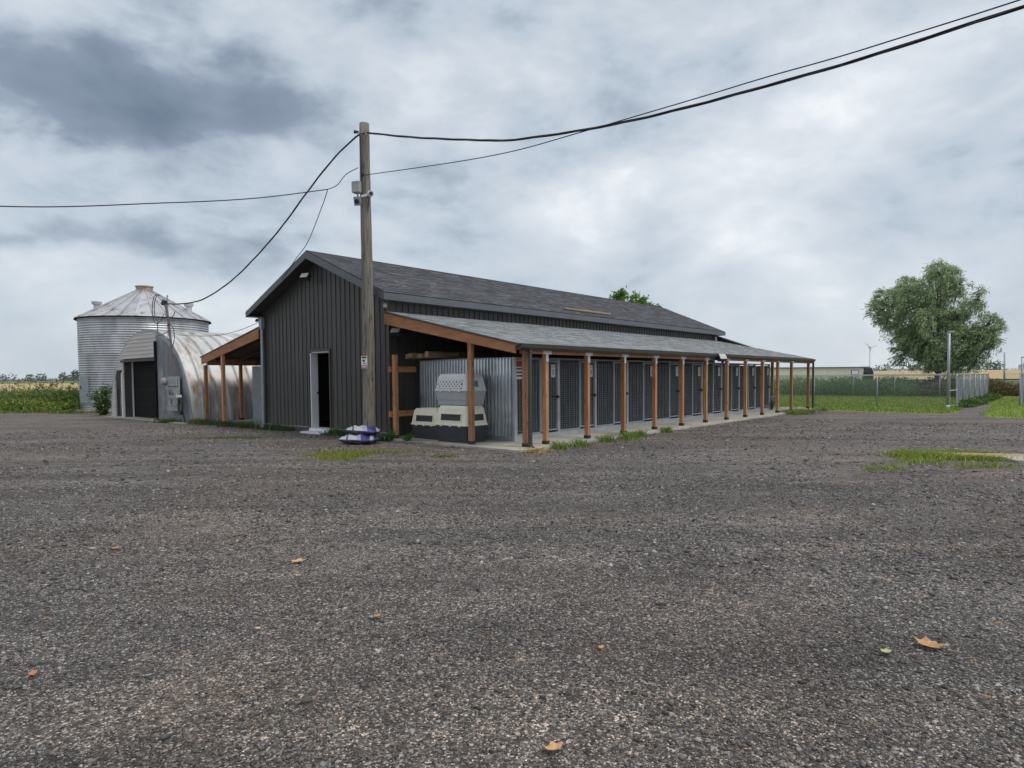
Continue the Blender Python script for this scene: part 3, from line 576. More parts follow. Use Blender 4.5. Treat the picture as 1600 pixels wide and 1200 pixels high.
# ================================================================== dog crates
def crate(name, label, x0, x1, y0, y1, z0, h, base_m, lid_m, style):
    t = empty(name, BW((x0 + x1) / 2, (y0 + y1) / 2, z0), -TH); tag(t, label, 'dog crate', 'plastic dog crates stacked by the corrugated sheet')
    hx, hy = (x1 - x0) / 2, (y1 - y0) / 2; zb = h * .46; r = .045
    MB().loft([(0, hx * .86, hy * .84, r), (.02, hx * .88, hy * .86, r), (zb * .35, hx * .90, hy * .885, r), (zb * .36, hx * .92, hy * .905, r), (zb, hx * .96, hy * .955, r)]).build('tub', base_m, t)
    MB().loft([(zb, hx, hy, r), (zb + .025, hx, hy, r), (zb + .03, hx * .985, hy * .98, r)]).build('rim', lid_m, t)
    z1, z2 = zb + .03, h - .11
    lid = MB().loft([(z1, hx * .965, hy * .955, r), (z2, hx * .88, hy * .84, r), (h - .06, hx * .87, hy * .82, r), (h - .05, hx * .84, hy * .79, r), (h - .012, hx * .80, hy * .74, r), (h, hx * .76, hy * .70, r)]).build('lid', lid_m, t)
    for i in range(3): MB().box((-hx * .6, -hy * .45 + i * hy * .4, h), (hx * .6, -hy * .37 + i * hy * .4, h + .008)).build('lid_rib', lid_m, lid)
    tilt = math.atan2(hy * (.955 - .84), z2 - z1); zc = (z1 + z2) / 2; yc = -hy * (.955 + .84) / 2
    tx = math.atan2(hx * (.965 - .88), z2 - z1); xc = hx * (.965 + .88) / 2
    if style == 'slot':
        for (loc, rot, w_) in (((0, yc, zc), (-tilt, 0, 0), hx * .62), ((xc, 0, zc), (-tx, 0, R(90)), hy * .62)):
            f_ = MB().box((-w_, -.006, -.085), (w_, .004, .085)).build('vent', 'black', lid, loc, rot)
            g = MB()
            for s in (-1, 1): g.box((-w_ - .02, -.016, s * .085 - .012), (w_ + .02, -.0, s * .085 + .012)); g.box((s * w_ - .012, -.015, -.085), (s * w_ + .012, 0, .085))
            g.build('vent_frame', lid_m, f_)
            g = MB()
            for i in range(1, 7): g.box((-w_, -.010, -.085 + i * .0243 - .003), (w_, -.0065, -.085 + i * .0243 + .003))
            g.build('vent_bars', 'tub', f_)
    else:
        w_, h2 = hx * .74, (z2 - z1) * .42
        f_ = MB().box((-w_, -.005, -h2), (w_, .004, h2)).build('vent', 'black', lid, (-.03, yc, zc), (-tilt, 0, 0))
        g = MB(); st = .105
        nn = int(2 * w_ / st) + int(2 * h2 / st) + 2
        for sgn in (1, -1):
            for i in range(-nn, nn):
                # diagonal strips clipped to the grille
                a = i * st; pts = []
                for zz in np.linspace(-h2, h2, 2):
                    pts.append((a + sgn * zz, zz))
                (xa, za), (xb, zb_) = pts
                if max(xa, xb) < -w_ or min(xa, xb) > w_: continue
                def clip(xa, za, xb, zb_):
                    dx = xb - xa; dz = zb_ - za; t0, t1 = 0., 1.
                    for lim, s in ((-w_, 1), (w_, -1)):
                        q = s * (xa - lim); p_ = s * dx
                        if p_ > 0: t0 = max(t0, -q / p_)
                        elif p_ < 0: t1 = min(t1, -q / p_)
                    return t0, t1
                t0, t1 = clip(xa, za, xb, zb_)
                if t1 - t0 > .02:
                    g.bar((xa + (xb - xa) * t0, -.010 - .001 * sgn, za + (zb_ - za) * t0), (xa + (xb - xa) * t1, -.010 - .001 * sgn, za + (zb_ - za) * t1), .038, .005, up=(0, 1, 0))
        g.build('lattice', lid_m, f_)
        MB().box((-.07, -.01, -.06), (.07, .0, .08)).build('sticker', 'blue', lid, (xc + .004, -.02, zc), (-tx, 0, R(90)))
    for i in (-1, 0, 1): MB().box((i * hx * .55 - .03, -hy - .012, zb - .02), (i * hx * .55 + .03, -hy + .01, zb + .035)).build('clip', lid_m, t)
    return t
crate('dog_crate', 'large cream and charcoal dog crate right behind the cedar post', 1.66, 2.72, -.10, .62, .05, .82, 'tub', 'cream', 'slot')
crate('dog_crate', 'smaller cream and charcoal dog crate left of the larger one', .60, 1.58, .10, .72, .05, .72, 'tub', 'cream', 'slot')
crate('dog_crate', 'two tone grey dog crate with diamond lattice on top of the stack', 1.62, 2.68, -.05, .63, .88, .70, 'greyp', 'palep', 'lattice')

# ================================================================== feed bags
def bag(label, loc, rz_, tilt, sx, sy, sz):
    nx, ny = 22, 14; v = []; f = []
    for s in (1, -1):
        for i in range(nx + 1):
            for j in range(ny + 1):
                a = i / nx * 2 - 1; b_ = j / ny * 2 - 1
                t_ = max(0, (1 - abs(a) ** 3.2)) ** .55 * max(0, (1 - abs(b_) ** 2.6)) ** .5
                pin = 1 - .10 * (1 - t_) * abs(a) ** 3
                n_ = .018 * math.sin(9 * a + 4 * b_ + s) * t_ + .012 * math.sin(17 * b_ - 6 * a)
                v.append((a * sx, b_ * sy * pin, s * t_ * sz + n_ + .02 * a * a * s * 0))
    o_ = (nx + 1) * (ny + 1)
    for s in (0, 1):
        for i in range(nx):
            for j in range(ny):
                q = [s * o_ + i * (ny + 1) + j, s * o_ + (i + 1) * (ny + 1) + j, s * o_ + (i + 1) * (ny + 1) + j + 1, s * o_ + i * (ny + 1) + j + 1]
                f.append(tuple(q if s == 0 else q[::-1]))
    o = MB().add(v, f).build('feed_bag', 'bag', loc=loc, rot=(0, tilt, rz_), smooth=True); tag(o, label, 'feed bag', 'feed bags beside the pole')
    return o
bag('lower white and blue feed bag lying flat on the gravel', (-3.50, 14.98, .105), R(-14), R(1), .41, .27, .115)
bag('upper pale blue feed bag resting on the other bag', (-3.42, 15.08, .30), R(-4), R(4), .37, .25, .09)

# ================================================================== utility pole with its gear
t = empty('utility_pole', BW(-.07, -.6), 0); tag(t, 'tall weathered wooden utility pole in front of the barn gable', 'utility pole')
hp = 7.52; pts = []; rad = []
for i in range(22):
    s = i / 21; pts.append((.03 * math.sin(s * 5) * .4 + .015 * s, 0, s * hp - .02)); rad.append(.155 - .04 * s + .004 * math.sin(i * 2.3))
MB().tube(pts, rad, 20).build('pole_shaft', 'pole', t, smooth=True)
g = MB().box((-.075, -.012, -.15), (.075, 0, .15)); g.cur = 1; g.box((-.07, -.0145, .085), (.07, -.0125, .145)); g.cur = 2; g.box((-.07, -.0145, -.145), (.07, -.0125, -.07)); g.cur = 3
g.box((-.05, -.017, .10), (.05, -.015, .13)); g.box((-.045, -.0145, .02), (.02, -.0125, .06)); g.box((-.01, -.0145, -.01), (.01, -.0125, .02)); g.box((-.04, -.0145, -.04), (.045, -.0125, -.025)); g.cur = 0; g.box((-.055, -.017, -.12), (.055, -.015, -.095))
g.build('pole_sign', ['white', 'yellow', 'red', 'black'], t, (-.055, -.155, 1.88), (0, 0, R(-14)))
MB().box((-.10, -.09, -.13), (.10, .09, .13)).build('junction_box', 'meter', t, (-.16, -.12, 5.98), (0, 0, R(-20)), bevel=.01)
o = MB().box((-.08, -.07, -.11), (.08, .07, .09)).tube([(0, 0, .08), (.02, 0, .16), (.06, 0, .2)], .02, 8).build('dusk_lamp', 'boxgrey', t, (-.15, -.10, 5.68), (R(14), 0, R(-15)), bevel=.01)
MB().tube([(0, -.06, -.02), (0, -.085, -.02)], .055, 12).build('lens', 'black', o)
o = MB().tube([(.0, .05, 0), (0, -.04, 0), (0, -.10, -.01)], [.05, .075, .065], 14).bar((-.02, .05, 0), (-.18, .1, -.05), .05).build('camera_dome', 'white', t, (.14, -.13, 5.82), (0, 0, R(25)), smooth=False)
MB().tube([(0, -.10, -.01), (0, -.115, -.01)], .045, 12).build('lens', 'black', o)
MB().tube([(-.13, 0, 7.3), (-.24, -.02, 7.31)], [.03, .045], 8).build('insulator', 'black', t); MB().tube([(-.02, -.12, 6.28), (-.02, -.19, 6.28)], .03, 8).build('bolt', 'black', t)
MB().tube([(-.05, -.12, 5.85), (-.06, -.125, 6.6), (-.07, -.12, 7.2)], .012, 6).build('conduit', 'cable', t)
MB().tube([(-.17, -.03, 7.28), (0, -.145, 7.24), (.13, -.06, 7.2)], .008, 6).build('tie_wire', 'meter', t)

def spline(pts, n=60):
    pts = [Vector(p) for p in pts]; out_ = []
    m = len(pts) - 1
    for i in range(m):
        p0 = pts[max(i - 1, 0)]; p1 = pts[i]; p2 = pts[i + 1]; p3 = pts[min(i + 2, m)]
        k = max(2, n // m)
        for j in range(k):
            s = j / k; out_.append(.5 * ((2 * p1) + (-p0 + p2) * s + (2 * p0 - 5 * p1 + 4 * p2 - p3) * s * s + (-p0 + 3 * p1 - 3 * p2 + p3) * s ** 3))
    out_.append(pts[-1]); return out_
def cable(label, pts, r, strands=1, twist=2.2, n=70):
    path = spline(pts, n)
    if strands == 1:
        o = MB().tube(path, r, 6).build('overhead_cable', 'cable', smooth=True); tag(o, label, 'cable'); return o
    path = spline(pts, n * 5)
    t = empty('overhead_cable', path[0]); tag(t, label, 'cable')
    ln = [0]
    for a, b_ in zip(path, path[1:]): ln.append(ln[-1] + (b_ - a).length)
    for s in range(strands):
        pp = []
        for i, p in enumerate(path):
            d = (path[min(i + 1, len(path) - 1)] - path[max(i - 1, 0)]).normalized(); a = d.cross(Vector((0, 0, 1))).normalized(); b_ = a.cross(d)
            ang = ln[i] * twist + s * 2 * math.pi / strands; rr = r * 1.15
            pp.append(p - path[0] + a * math.cos(ang) * rr + b_ * math.sin(ang) * rr)
        MB().tube(pp, r * (1 if s else .8), 6).build('strand', 'cable', t, smooth=True)
    return t
cable('thick twisted black service cable rising right from the pole top', [(-3.34, 15.6, 7.24), (-2.2, 14.6, 6.77), (-1.28, 13.76, 6.42), (-.46, 13.0, 6.12), (.04, 12.55, 5.96), (1.14, 11.53, 5.74), (2.08, 10.67, 5.61), (2.89, 9.93, 5.55), (3.59, 9.29, 5.52), (4.21, 8.73, 5.50), (5.0, 8.0, 5.51), (6.6, 6.5, 5.6), (10, 3.4, 6.1), (16, -2, 7.4)], .0115, 3)
cable('thin straight wire running right below the thick cable', [(-3.40, 15.62, 6.27), (-1.28, 13.76, 5.93), (.04, 12.55, 5.75), (1.14, 11.54, 5.70), (2.08, 10.67, 5.67), (2.89, 9.93, 5.65), (3.59, 9.29, 5.64), (4.65, 8.33, 5.61), (6.6, 6.6, 5.7), (10, 3.5, 6.2), (16, -1.9, 7.4)], .009)
cable('twisted black cable sagging from the pole top to the service mast', [(-3.40, 15.60, 7.24), (-3.68, 15.80, 7.19), (-4.4, 16.51, 6.92), (-5.26, 17.21, 6.33), (-6.21, 17.98, 5.62), (-7.24, 18.81, 4.98), (-8.38, 19.73, 4.42), (-9.62, 20.74, 4.05), (-10.63, 21.55, 3.99), (-11.64, 22.37, 4.07), (-12.0, 22.6, 4.13)], .011, 3)
Jp = (-4.26, 15.5, 5.91)
cable('long black wire entering from the left edge to the wire junction', [Jp, (-5.6, 14.55, 5.46), (-7.12, 13.49, 5.09), (-9.23, 12.0, 4.66), (-12.2, 9.9, 4.45), (-17, 6.5, 4.9)], .011)
cable('short wire from the junction up to the pole', [Jp, (-4.05, 15.55, 6.02), (-3.85, 15.6, 6.28), (-3.58, 15.68, 6.46)], .009, n=20)
MB()
cable('wire dropping from the junction to the barn ridge', [Jp, (-4.5, 15.9, 5.65), tuple(BW(-2.75, -.45, 5.15)), tuple(BW(-3.36, -.42, 4.80)), tuple(BW(-4.2, -.40, 4.28))], .009, n=30)
cable('thin wire slung between barn eave and arched hut', [tuple(BW(-5.98, -.1, 3.24)), tuple(BW(-6.85, -.35, 3.0)), tuple(BW(-8.2, -.5, 2.90)), tuple(BW(-10.4, -.6, 3.02)), tuple(BW(-11.2, -.62, 3.2))], .008, n=30)

# ================================================================== arched steel hut
QC, QA, QH, QF = -13.78, 3.68, 3.30, -.43      # centre x, half width, height, front y
QL = 12.0
def arch(t, k=1.0): # t 0..pi, slightly squared ellipse
    c, s = math.cos(t), math.sin(t); e = 2 / 2.15
    return (math.copysign(abs(c) ** e, c) * QA * k, abs(s) ** e * QH * (1 if k == 1 else (QH + (k - 1) * QA) / QH))
def archx(z): # half width at height z
    return QA * max(0, 1 - (min(z, QH) / QH) ** 2.15) ** (1 / 2.15)
hut = empty('arched_hut', BW(QC, QF), -TH); tag(hut, 'arched corrugated steel hut with rust streaks and beige sided front', 'hut')
NP = 26; pitch = QL / NP; prof = [(0, 1.024), (.04, 1.024), (.085, 1.0), (pitch - .085, 1.0), (pitch - .04, 1.024), (pitch, 1.024)]
nseg = 56; v = []; f = []
for (y0, k0), (y1, k1) in zip(prof[:-1], prof[1:]):
    b0_ = len(v)
    for y, k in ((y0, k0), (y1, k1)):
        for i in range(nseg + 1):
            x, z = arch(math.pi * i / nseg, k); v.append((x, y, z))
    f += [(b0_ + i, b0_ + i + 1, b0_ + nseg + 2 + i, b0_ + nseg + 1 + i) for i in range(nseg)]
ame = MB().add(v, f).mesh('arch_panel', 'arch', smooth=True)
for i in range(NP): link('arch_panel', ame, hut, (0, i * pitch, 0))
# front rim flange
v = []; 
for y, k in ((-.02, .978), (-.02, 1.02), (.03, 1.02), (.03, .978)):
    for i in range(nseg + 1):
        x, z = arch(math.pi * i / nseg, k); v.append((x, y, max(z, 0)))
f = [(j * (nseg + 1) + i, j * (nseg + 1) + i + 1, ((j + 1) % 4) * (nseg + 1) + i + 1, ((j + 1) % 4) * (nseg + 1) + i) for j in range(4) for i in range(nseg)]
MB().add(v, f).build('front_rim', 'galvdull', hut)
v = []
# right front strip of bare metal (flared edge)
# front wall: x local = world barn x - QC
def fx(u): return -u - QC
XL, XD0, XD1, XO0, XO1 = -archx(.01) * .96, fx(17.0), fx(16.2), fx(16.05), fx(12.82)   # small doorway and large opening
ZD, ZO = 1.80, 2.26
zc = 0.02; step = .145
def inset(z): return archx(z) * .985
z = zc
while z < QH * .98:
    z1 = min(z + step, QH * .983)
    segs = [(-9, 9)]
    if z < ZO - .02: segs = [(-9, XO0 - .0)] if z >= ZD - .02 else [(-9, XD0), (XD1, XO0)]
    segs = [(a, min(b_, XO1)) for a, b_ in segs]
    for a, b_ in segs:
        xa0, xa1 = max(a, -inset(z)), max(a, -inset(z1)); xb0, xb1 = min(b_, inset(z)), min(b_, inset(z1))
        if xb0 - xa0 < .03 or xb1 - xa1 < .005: continue
        MB().add([(xa0, -.045, z), (xb0, -.045, z), (xb1, -.022, z1), (xa1, -.022, z1), (xa0, .02, z), (xb0, .02, z), (xb1, .02, z1), (xa1, .02, z1)],
                 [(0, 1, 2, 3), (0, 4, 5, 1), (1, 5, 6, 2), (0, 3, 7, 4), (3, 2, 6, 7), (4, 7, 6, 5)]).build('siding_board', 'lap', hut)
    z += step
# grey sheet right of the opening, in upright panels
xs = np.linspace(XO1 + .02, inset(.05), 6)
for a, b_ in zip(xs[:-1], xs[1:]):
    def zt(x):
        x = abs(x) / .985; return QH * max(0.0, 1 - (min(x, QA) / QA) ** 2.15) ** (1 / 2.15) * .983
    pts = [(a + .004, 0)] + [(b_ - .004, 0)] + [(a + .004 + (b_ - a - .008) * s, max(.02, zt(a + (b_ - a) * s))) for s in (1, .66, .33, 0)]
    MB().prism(pts, -.012, .02).build('wall_panel', 'ply', hut)
b = MB().box((XO1 - .05, -.09, 0), (XO1 + .03, -.0, 2.92)); b.build('opening_post', 'door', hut)
MB().box((XO0 - .06, -.13, ZO - .05), (XO1 + .03, -.05, ZO + .03)).build('lintel', 'lapdark', hut)
# recess walls
RD = .27
for i in range(16):
    MB().add([(XO0 + .01, 0, i * .14), (XO0 + .01, RD, i * .14), (XO0 + .0, RD, i * .14 + .138), (XO0 + .0, 0, i * .14 + .138), (XO0 - .03, 0, i * .14), (XO0 - .03, RD, i * .14), (XO0 - .03, RD, i * .14 + .138), (XO0 - .03, 0, i * .14 + .138)],
             [(0, 1, 2, 3), (0, 4, 5, 1), (3, 2, 6, 7), (4, 7, 6, 5)]).build('return_board', 'lapdark', hut)
MB().box((XO0 - .02, RD, 0), (XO0 + .10, RD + .1, ZO)).build('door_trim', 'white', hut)
dd = MB().box((XO0 + .12, RD + .02, .02), (XO1 + .04, RD + .08, ZO)).build('dark_doorway_panel', 'door', hut)  # panel across the open doorway, darkness of the interior put into its colour
for i in range(1, 4): MB().box((XO0 + .12, RD + .015, ZO * i / 4 - .006), (XO1 + .04, RD + .019, ZO * i / 4 + .006)).build('panel_seam', 'darkin', dd)
MB().box((XO0, 0, ZO + .02), (XO1, RD + .1, ZO + .06)).build('recess_ceiling', 'lapdark', hut)
MB().box((XD0 - .02, .14, 0), (XD1 + .02, .19, ZD + .1)).build('side_door', 'ply', hut)
MB().box((XD1 - .07, -.05, 0), (XD1 + .03, .14, ZD)).build('side_door_trim', 'white', hut)
MB().box((XO1 + .04, .03, 0), (XO1 + .08, RD, ZO)).build('recess_wall', 'darkin', hut)
MB().box((-3.95, -.32, -.05), (3.75, .9, .03)).build('sill', 'concrete', hut)
MB().prism([(x, z) for x, z in (arch(math.pi * i / 24, .99) for i in range(25))], QL - .05, QL).build('rear_wall', 'galvdull', hut)
# rear of the recess keeps the light out
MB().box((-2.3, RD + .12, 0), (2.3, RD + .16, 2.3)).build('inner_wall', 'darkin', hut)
# vent pipes along the lower right side
for y in (.42, .62): MB().tube([(QA + .04, y, 0), (QA + .01, y, 1.25 - (y - .4) * .6)], .03, 6).build('side_pipe', 'galvdull', hut)
# bin at the door
tb = MB().lathe([(.17, 0), (.21, .72), (.23, .74), (.23, .77), (.12, .84)], 16, cap=True).build('rubbish_bin', 'black', loc=BW(QC + XO1 - .38, QF + .35, .03)); tag(tb, 'black bin standing inside the hut doorway', 'bin')
# --- electric service on the hut front
sv = empty('electric_service', BW(-10.9, QF - .12), -TH); tag(sv, 'grey electric meter boxes with rusty mast on the hut front', 'electric service')
def ev(u, z, y=0): return (10.9 - u, y, z)
MB().tube([ev(11.55, 4.18, -.05), ev(11.45, 3.7), ev(11.25, 2.7), ev(10.95, 1.6), ev(10.92, 1.25)], [.045, .04, .04, .035, .035], 8).build('mast', 'conduit', sv)
MB().tube([ev(11.72, 4.5, .1), ev(11.72, 3.05, .1)], .028, 8).build('tv_mast', 'galvdull', sv)
MB().box(ev(11.80, 2.98, .02), ev(11.62, 3.04, .2)).build('mast_foot', 'white', sv)
MB().tube([ev(11.5, 4.22, -.05), ev(11.62, 4.26, -.06), ev(11.7, 4.15, -.08)], [.06, .08, .05], 8).build('weatherhead', 'black', sv)
def loop(c, rx, rz_, n=24, a0=0, a1=360): return [(c[0] + rx * math.cos(R(a0 + (a1 - a0) * i / n)), c[1], c[2] + rz_ * math.sin(R(a0 + (a1 - a0) * i / n))) for i in range(n + 1)]
for c, rx, rz_, a0, a1 in ((ev(12.05, 4.05, -.06), .42, .48, 70, 330), (ev(12.15, 4.02, -.09), .42, .52, 60, 290), (ev(11.25, 3.02, -.05), .38, .42, -70, 120), (ev(11.15, 3.95, -.06), .45, .3, 200, 340)):
    MB().tube(loop(c, rx, rz_, 24, a0, a1), .014, 5).build('drip_loop', 'cable', sv)
MB().tube([ev(12.2, 3.6, -.05), ev(12.28, 3.25, -.05), ev(12.2, 3.08, -.05), ev(11.9, 3.1, -.05), ev(11.3, 3.2, -.05)], .014, 5).build('drip_loop', 'cable', sv)
pb = MB().box((-.62, -.03, .42), (.2, .02, 1.62)).build('backboard', 'meter', sv)
MB().box((-.56, -.09, 1.28), (.14, -.03, 1.58)).build('fuse_box', 'boxgrey', pb, bevel=.01)
sg = MB().box((-.46, -.13, .86), (.34, -.095, 1.24)).build('painted_panel', 'boxgrey', pb)
MB().box((-.52, -.10, .60), (.1, -.032, .86)).build('lower_box', 'boxgrey', pb)
MB().box((-.60, -.11, .42), (.16, -.03, .575)).build('switch_box', 'boxgrey', pb, bevel=.01)
def strokes(lines, w_=.028):
    g = MB()
    for q in lines:
        for a, b_ in zip(q, q[1:]): g.bar((a[0], -.134, a[1]), (b_[0], -.134, b_[1]), w_, .004, up=(0, 1, 0))
    return g
strokes([[(-.36, 1.17), (-.30, .97), (-.25, 1.10), (-.19, .97), (-.12, 1.18)], [(-.08, 1.0), (-.04, 1.07), (0, 1.03), (-.03, .97), (-.08, 1.0)]]).build('painted_letters', 'black', sg)
g = strokes([[(-.28, .66), (-.28, .82), (-.18, .80), (-.18, .74), (-.28, .73), (-.15, .65)]]); g.build('painted_letters', 'black', pb, (0, .03, 0))
MB().lathe([(.0, 0), (.12, .0), (.14, .04), (.13, .12), (.10, .16), (0, .17)], 16).build('meter_dial', 'boxgrey', sv, (-.72, -.06, 1.45), (R(90), 0, 0))
MB().box((-.80, -.06, 1.15), (-.62, 0, 1.42)).build('meter_socket', 'meter', sv)
MB().tube([ev(10.55, .98, -.08), ev(10.38, .86, -.12), ev(10.3, .5, -.1), ev(10.2, .05, -.05)], .03, 8).build('ground_conduit', 'black', sv)
MB().tube(loop(ev(10.32, .6, -.14), .14, .28, 20), .035, 6).build('cable_coil', 'black', sv)
MB().box(ev(10.62, .9, -.16), ev(10.42, .98, -.05)).build('hose_hook', 'white', sv)

# ================================================================== grain bin
GB = (-18.54, 33.4); GR = 2.9
gb = empty('grain_bin', (GB[0], GB[1], 0)); tag(gb, 'round corrugated steel grain bin with conical ribbed roof', 'grain bin')
rings = 5; zt_ = 4.52
for k in range(rings):
    z0, z1 = .12 + (zt_ - .12) * k / rings, .12 + (zt_ - .12) * (k + 1) / rings; n = 40; pf = []
    for i in range(n + 1):
        z = z0 + (z1 - z0) * i / n; pf.append((GR + .018 * math.sin(2 * math.pi * (z - z0) / ((z1 - z0) / 8)) + (.004 if k % 2 else 0), z))
    MB().lathe(pf, 96).build('wall_ring', 'binsteel', gb, rot=(0, 0, R(7 * k)), smooth=True)
MB().lathe([(GR + .25, 0), (GR + .25, .1), (GR - .1, .12)], 48).build('pad', 'concrete', gb)
npan = 26; ap = 6.02; r1 = .32
def wedge(a0, a1, r0, z0, r1_, z1):
    m = MB(); am = (a0 + a1) / 2; P_ = lambda r, a, z: (r * math.cos(a), r * math.sin(a), z)
    m.add([P_(r0, a0, z0), P_(r0, a1, z0), P_(r1_, a1, z1), P_(r1_, a0, z1)], [(0, 1, 2, 3)])
    for (ra, rb) in ((a0, a0 + .012),):
        m.add([P_(r0, a0, z0 + .06), P_(r0, a0 + .03, z0 + .06), P_(r1_, a0 + .09, z1 + .05), P_(r1_, a0, z1 + .05), P_(r0, a0, z0), P_(r0, a0 + .03, z0), P_(r1_, a0 + .09, z1), P_(r1_, a0, z1)],
              [(0, 1, 2, 3), (0, 4, 5, 1), (1, 5, 6, 2), (3, 7, 4, 0)])
    return m
wm = wedge(0, 2 * math.pi / npan, GR + .12, zt_ - .05, r1, ap).mesh('roof_panel', 'binroof')
for k in range(npan): link('roof_panel', wm, gb, rot=(0, 0, 2 * math.pi * k / npan))
MB().lathe([(GR + .02, zt_ - .08), (GR + .14, zt_ - .08), (GR + .14, zt_ - .03), (GR + .02, zt_ - .03)], 64).build('eave_ring', 'door', gb)
MB().lathe([(r1 + .06, ap - .02), (r1 + .06, ap + .16), (r1 + .1, ap + .17), (r1 + .1, ap + .21), (0, ap + .24)], 24).build('roof_cap', 'rust', gb)
for az, rr, nm in ((-164, 2.15, 'roof_vent'), (-4, 2.3, 'roof_vent')):
    a = R(az); z = zt_ + (ap - zt_) * (1 - rr / GR)
    MB().lathe([(.15, z - .1), (.14, z + .35), (.21, z + .36), (.23, z + .5), (0, z + .53)], 14, (rr * math.cos(a), rr * math.sin(a))).build(nm, 'binroof', gb)
a = R(-104)
h = MB().box((-.38, -.03, 0), (.38, .03, .62)).build('roof_hatch', 'binroof', gb, (1.95 * math.cos(a), 1.95 * math.sin(a), zt_ + (ap - zt_) * (1 - 1.95 / GR) + .0), (R(-62), 0, a + R(90)))
a = R(-92 - 33); dd = MB().box((-.4, -.07, .42), (.42, .05, 1.72)).build('bin_door', 'galvdull', gb, (2.87 * math.cos(a), 2.87 * math.sin(a), 0), (0, 0, a + R(90)), bevel=.01)
MB().box((-.46, -.05, .36), (.48, .0, .40)).build('door_sill', 'binsteel', dd); MB().box((-.3, -.1, 1.1), (-.26, -.07, 1.25)).build('handle', 'black', dd)

# ================================================================== chain link fences
def fence_run(label, p, q, h, nposts, rail=True, cell=.085, r=.0017, tall=None, name='chain_link_fence'):
    p = Vector(p); q = Vector(q); ln = (q - p).length; a = math.atan2((q - p).y, (q - p).x)
    t = empty(name, (p.x, p.y, 0), a); tag(t, label, 'fence', 'chain link fences round the pens')
    pm = MB().tube([(0, 0, -.1), (0, 0, h)], .026, 8).tube([(0, 0, h), (0, 0, h + .03)], [.03, .012], 8).mesh('fence_post', 'galvdull', smooth=True)
    for i in range(nposts): link('fence_post', pm, t, (ln * i / (nposts - 1), 0, 0))
    MB().tube([(0, 0, h - .03), (ln, 0, h - .03)], .02, 6).build('top_rail', 'galv', t)
    g = MB(); n = int((ln + h) / cell); hh = h - .06
    for i in range(-int(hh / cell), int(ln / cell) + 1):
        x0 = i * cell
        for s in (1, -1):
            xa, za, xb, zb = (x0, .03, x0 + hh, .03 + hh) if s > 0 else (x0 + hh, .03, x0, .03 + hh)
            # clip to 0..ln
            def at(x): return za + (zb - za) * (x - xa) / (xb - xa)
            lo_, hi_ = max(0, min(xa, xb)), min(ln, max(xa, xb))
            if hi_ - lo_ < .02: continue
            g.bar((lo_, .03, at(lo_)), (hi_, .03, at(hi_)), 2 * r)
    o = g.build('wire_mesh', 'galvdull', t); o['kind'] = 'stuff'
    return t
FY = 24.0
fence_run('chain link fence run behind the far porch end facing the yard', BW(-2.5, FY), BW(8.62, FY), 1.47, 5)
fence_run('chain link fence run receding beside the gravel path', BW(8.9, FY + .25), BW(8.9, 38.6), 1.5, 7)
fence_run('rear chain link fence run in front of the tall weeds', BW(-8.5, 38.6), BW(8.9, 38.6), 1.5, 8)
fence_run('chain link fence of the second pen at the right edge', BW(10.95, 27.5), BW(14.2, 27.5), 1.5, 3)
fence_run('second pen fence run receding at the right edge', BW(10.95, 27.6), BW(10.95, 44), 1.5, 7)
fence_run('distant chain link fence beyond the path', (45.1, 60, 0), (60, 52, 0), 1.5, 7)
# gate between tall post and the side run
gt = empty('pen_gate', BW(8.62, FY), -TH); tag(gt, 'narrow chain link gate hung on the tall post', 'gate')
MB().tube([(.06, .02, .1), (.06, .02, 1.4), (.30, .2, 1.4), (.30, .2, .1), (.06, .02, .1)], .018, 6).build('gate_frame', 'galv', gt)
MB().tube([(.02, 0, .75), (.32, .2, .78)], .02, 6).build('gate_bar', 'galv', gt)
def tallpole(label, loc, h, r, lampm=True):
    t = empty('steel_post', loc); tag(t, label, 'post')
    MB().tube([(0, 0, -.1), (0, 0, h)], r, 12).build('shaft', 'galvdull', t, smooth=True)
    if lampm: MB().box((-.05, -.06, h), (.2, .06, h + .09)).build('lamp_head', 'boxgrey', t, bevel=.01)
    MB().lathe([(r + .02, .0), (r + .02, .1), (r, .12)], 10).build('collar', 'white', t)
    return t
tallpole('tall galvanised steel post with small lamp at the pen corner', BW(8.62, FY), 3.28, .055)
tallpole('slim far steel pole at the end of the gravel path', (45.0, 60, 0), 3.4, .07, False)
tallpole('slim far steel pole at the right picture edge', (46.6, 60, 0), 2.9, .06, True)

# wheelbarrow by the last kennel
wb = empty('wheelbarrow', BW(3.15, 17.75, .05), -TH + R(20)); tag(wb, 'grey wheelbarrow tipped against the last kennel', 'wheelbarrow')
MB().loft([(.28, .16, .14, .04), (.55, .28, .30, .06), (.56, .29, .31, .06)]).build('tray', 'meter', wb)
MB().tube(loop((.0, -.42, .19), .0, .0, 2), .01, 4) if 0 else MB().lathe([(.10, -.04), (.19, -.03), (.19, .03), (.10, .04), (.10, -.04)], 20).build('wheel', 'black', wb, (0, -.42, .2), (0, R(90), 0))
for s in (-1, 1):
    MB().bar((s * .05, -.45, .2), (s * .28, .75, .62), .04).build('handle', 'black', wb); MB().bar((s * .2, .25, .4), (s * .22, .3, 0), .03).build('leg', 'black', wb)

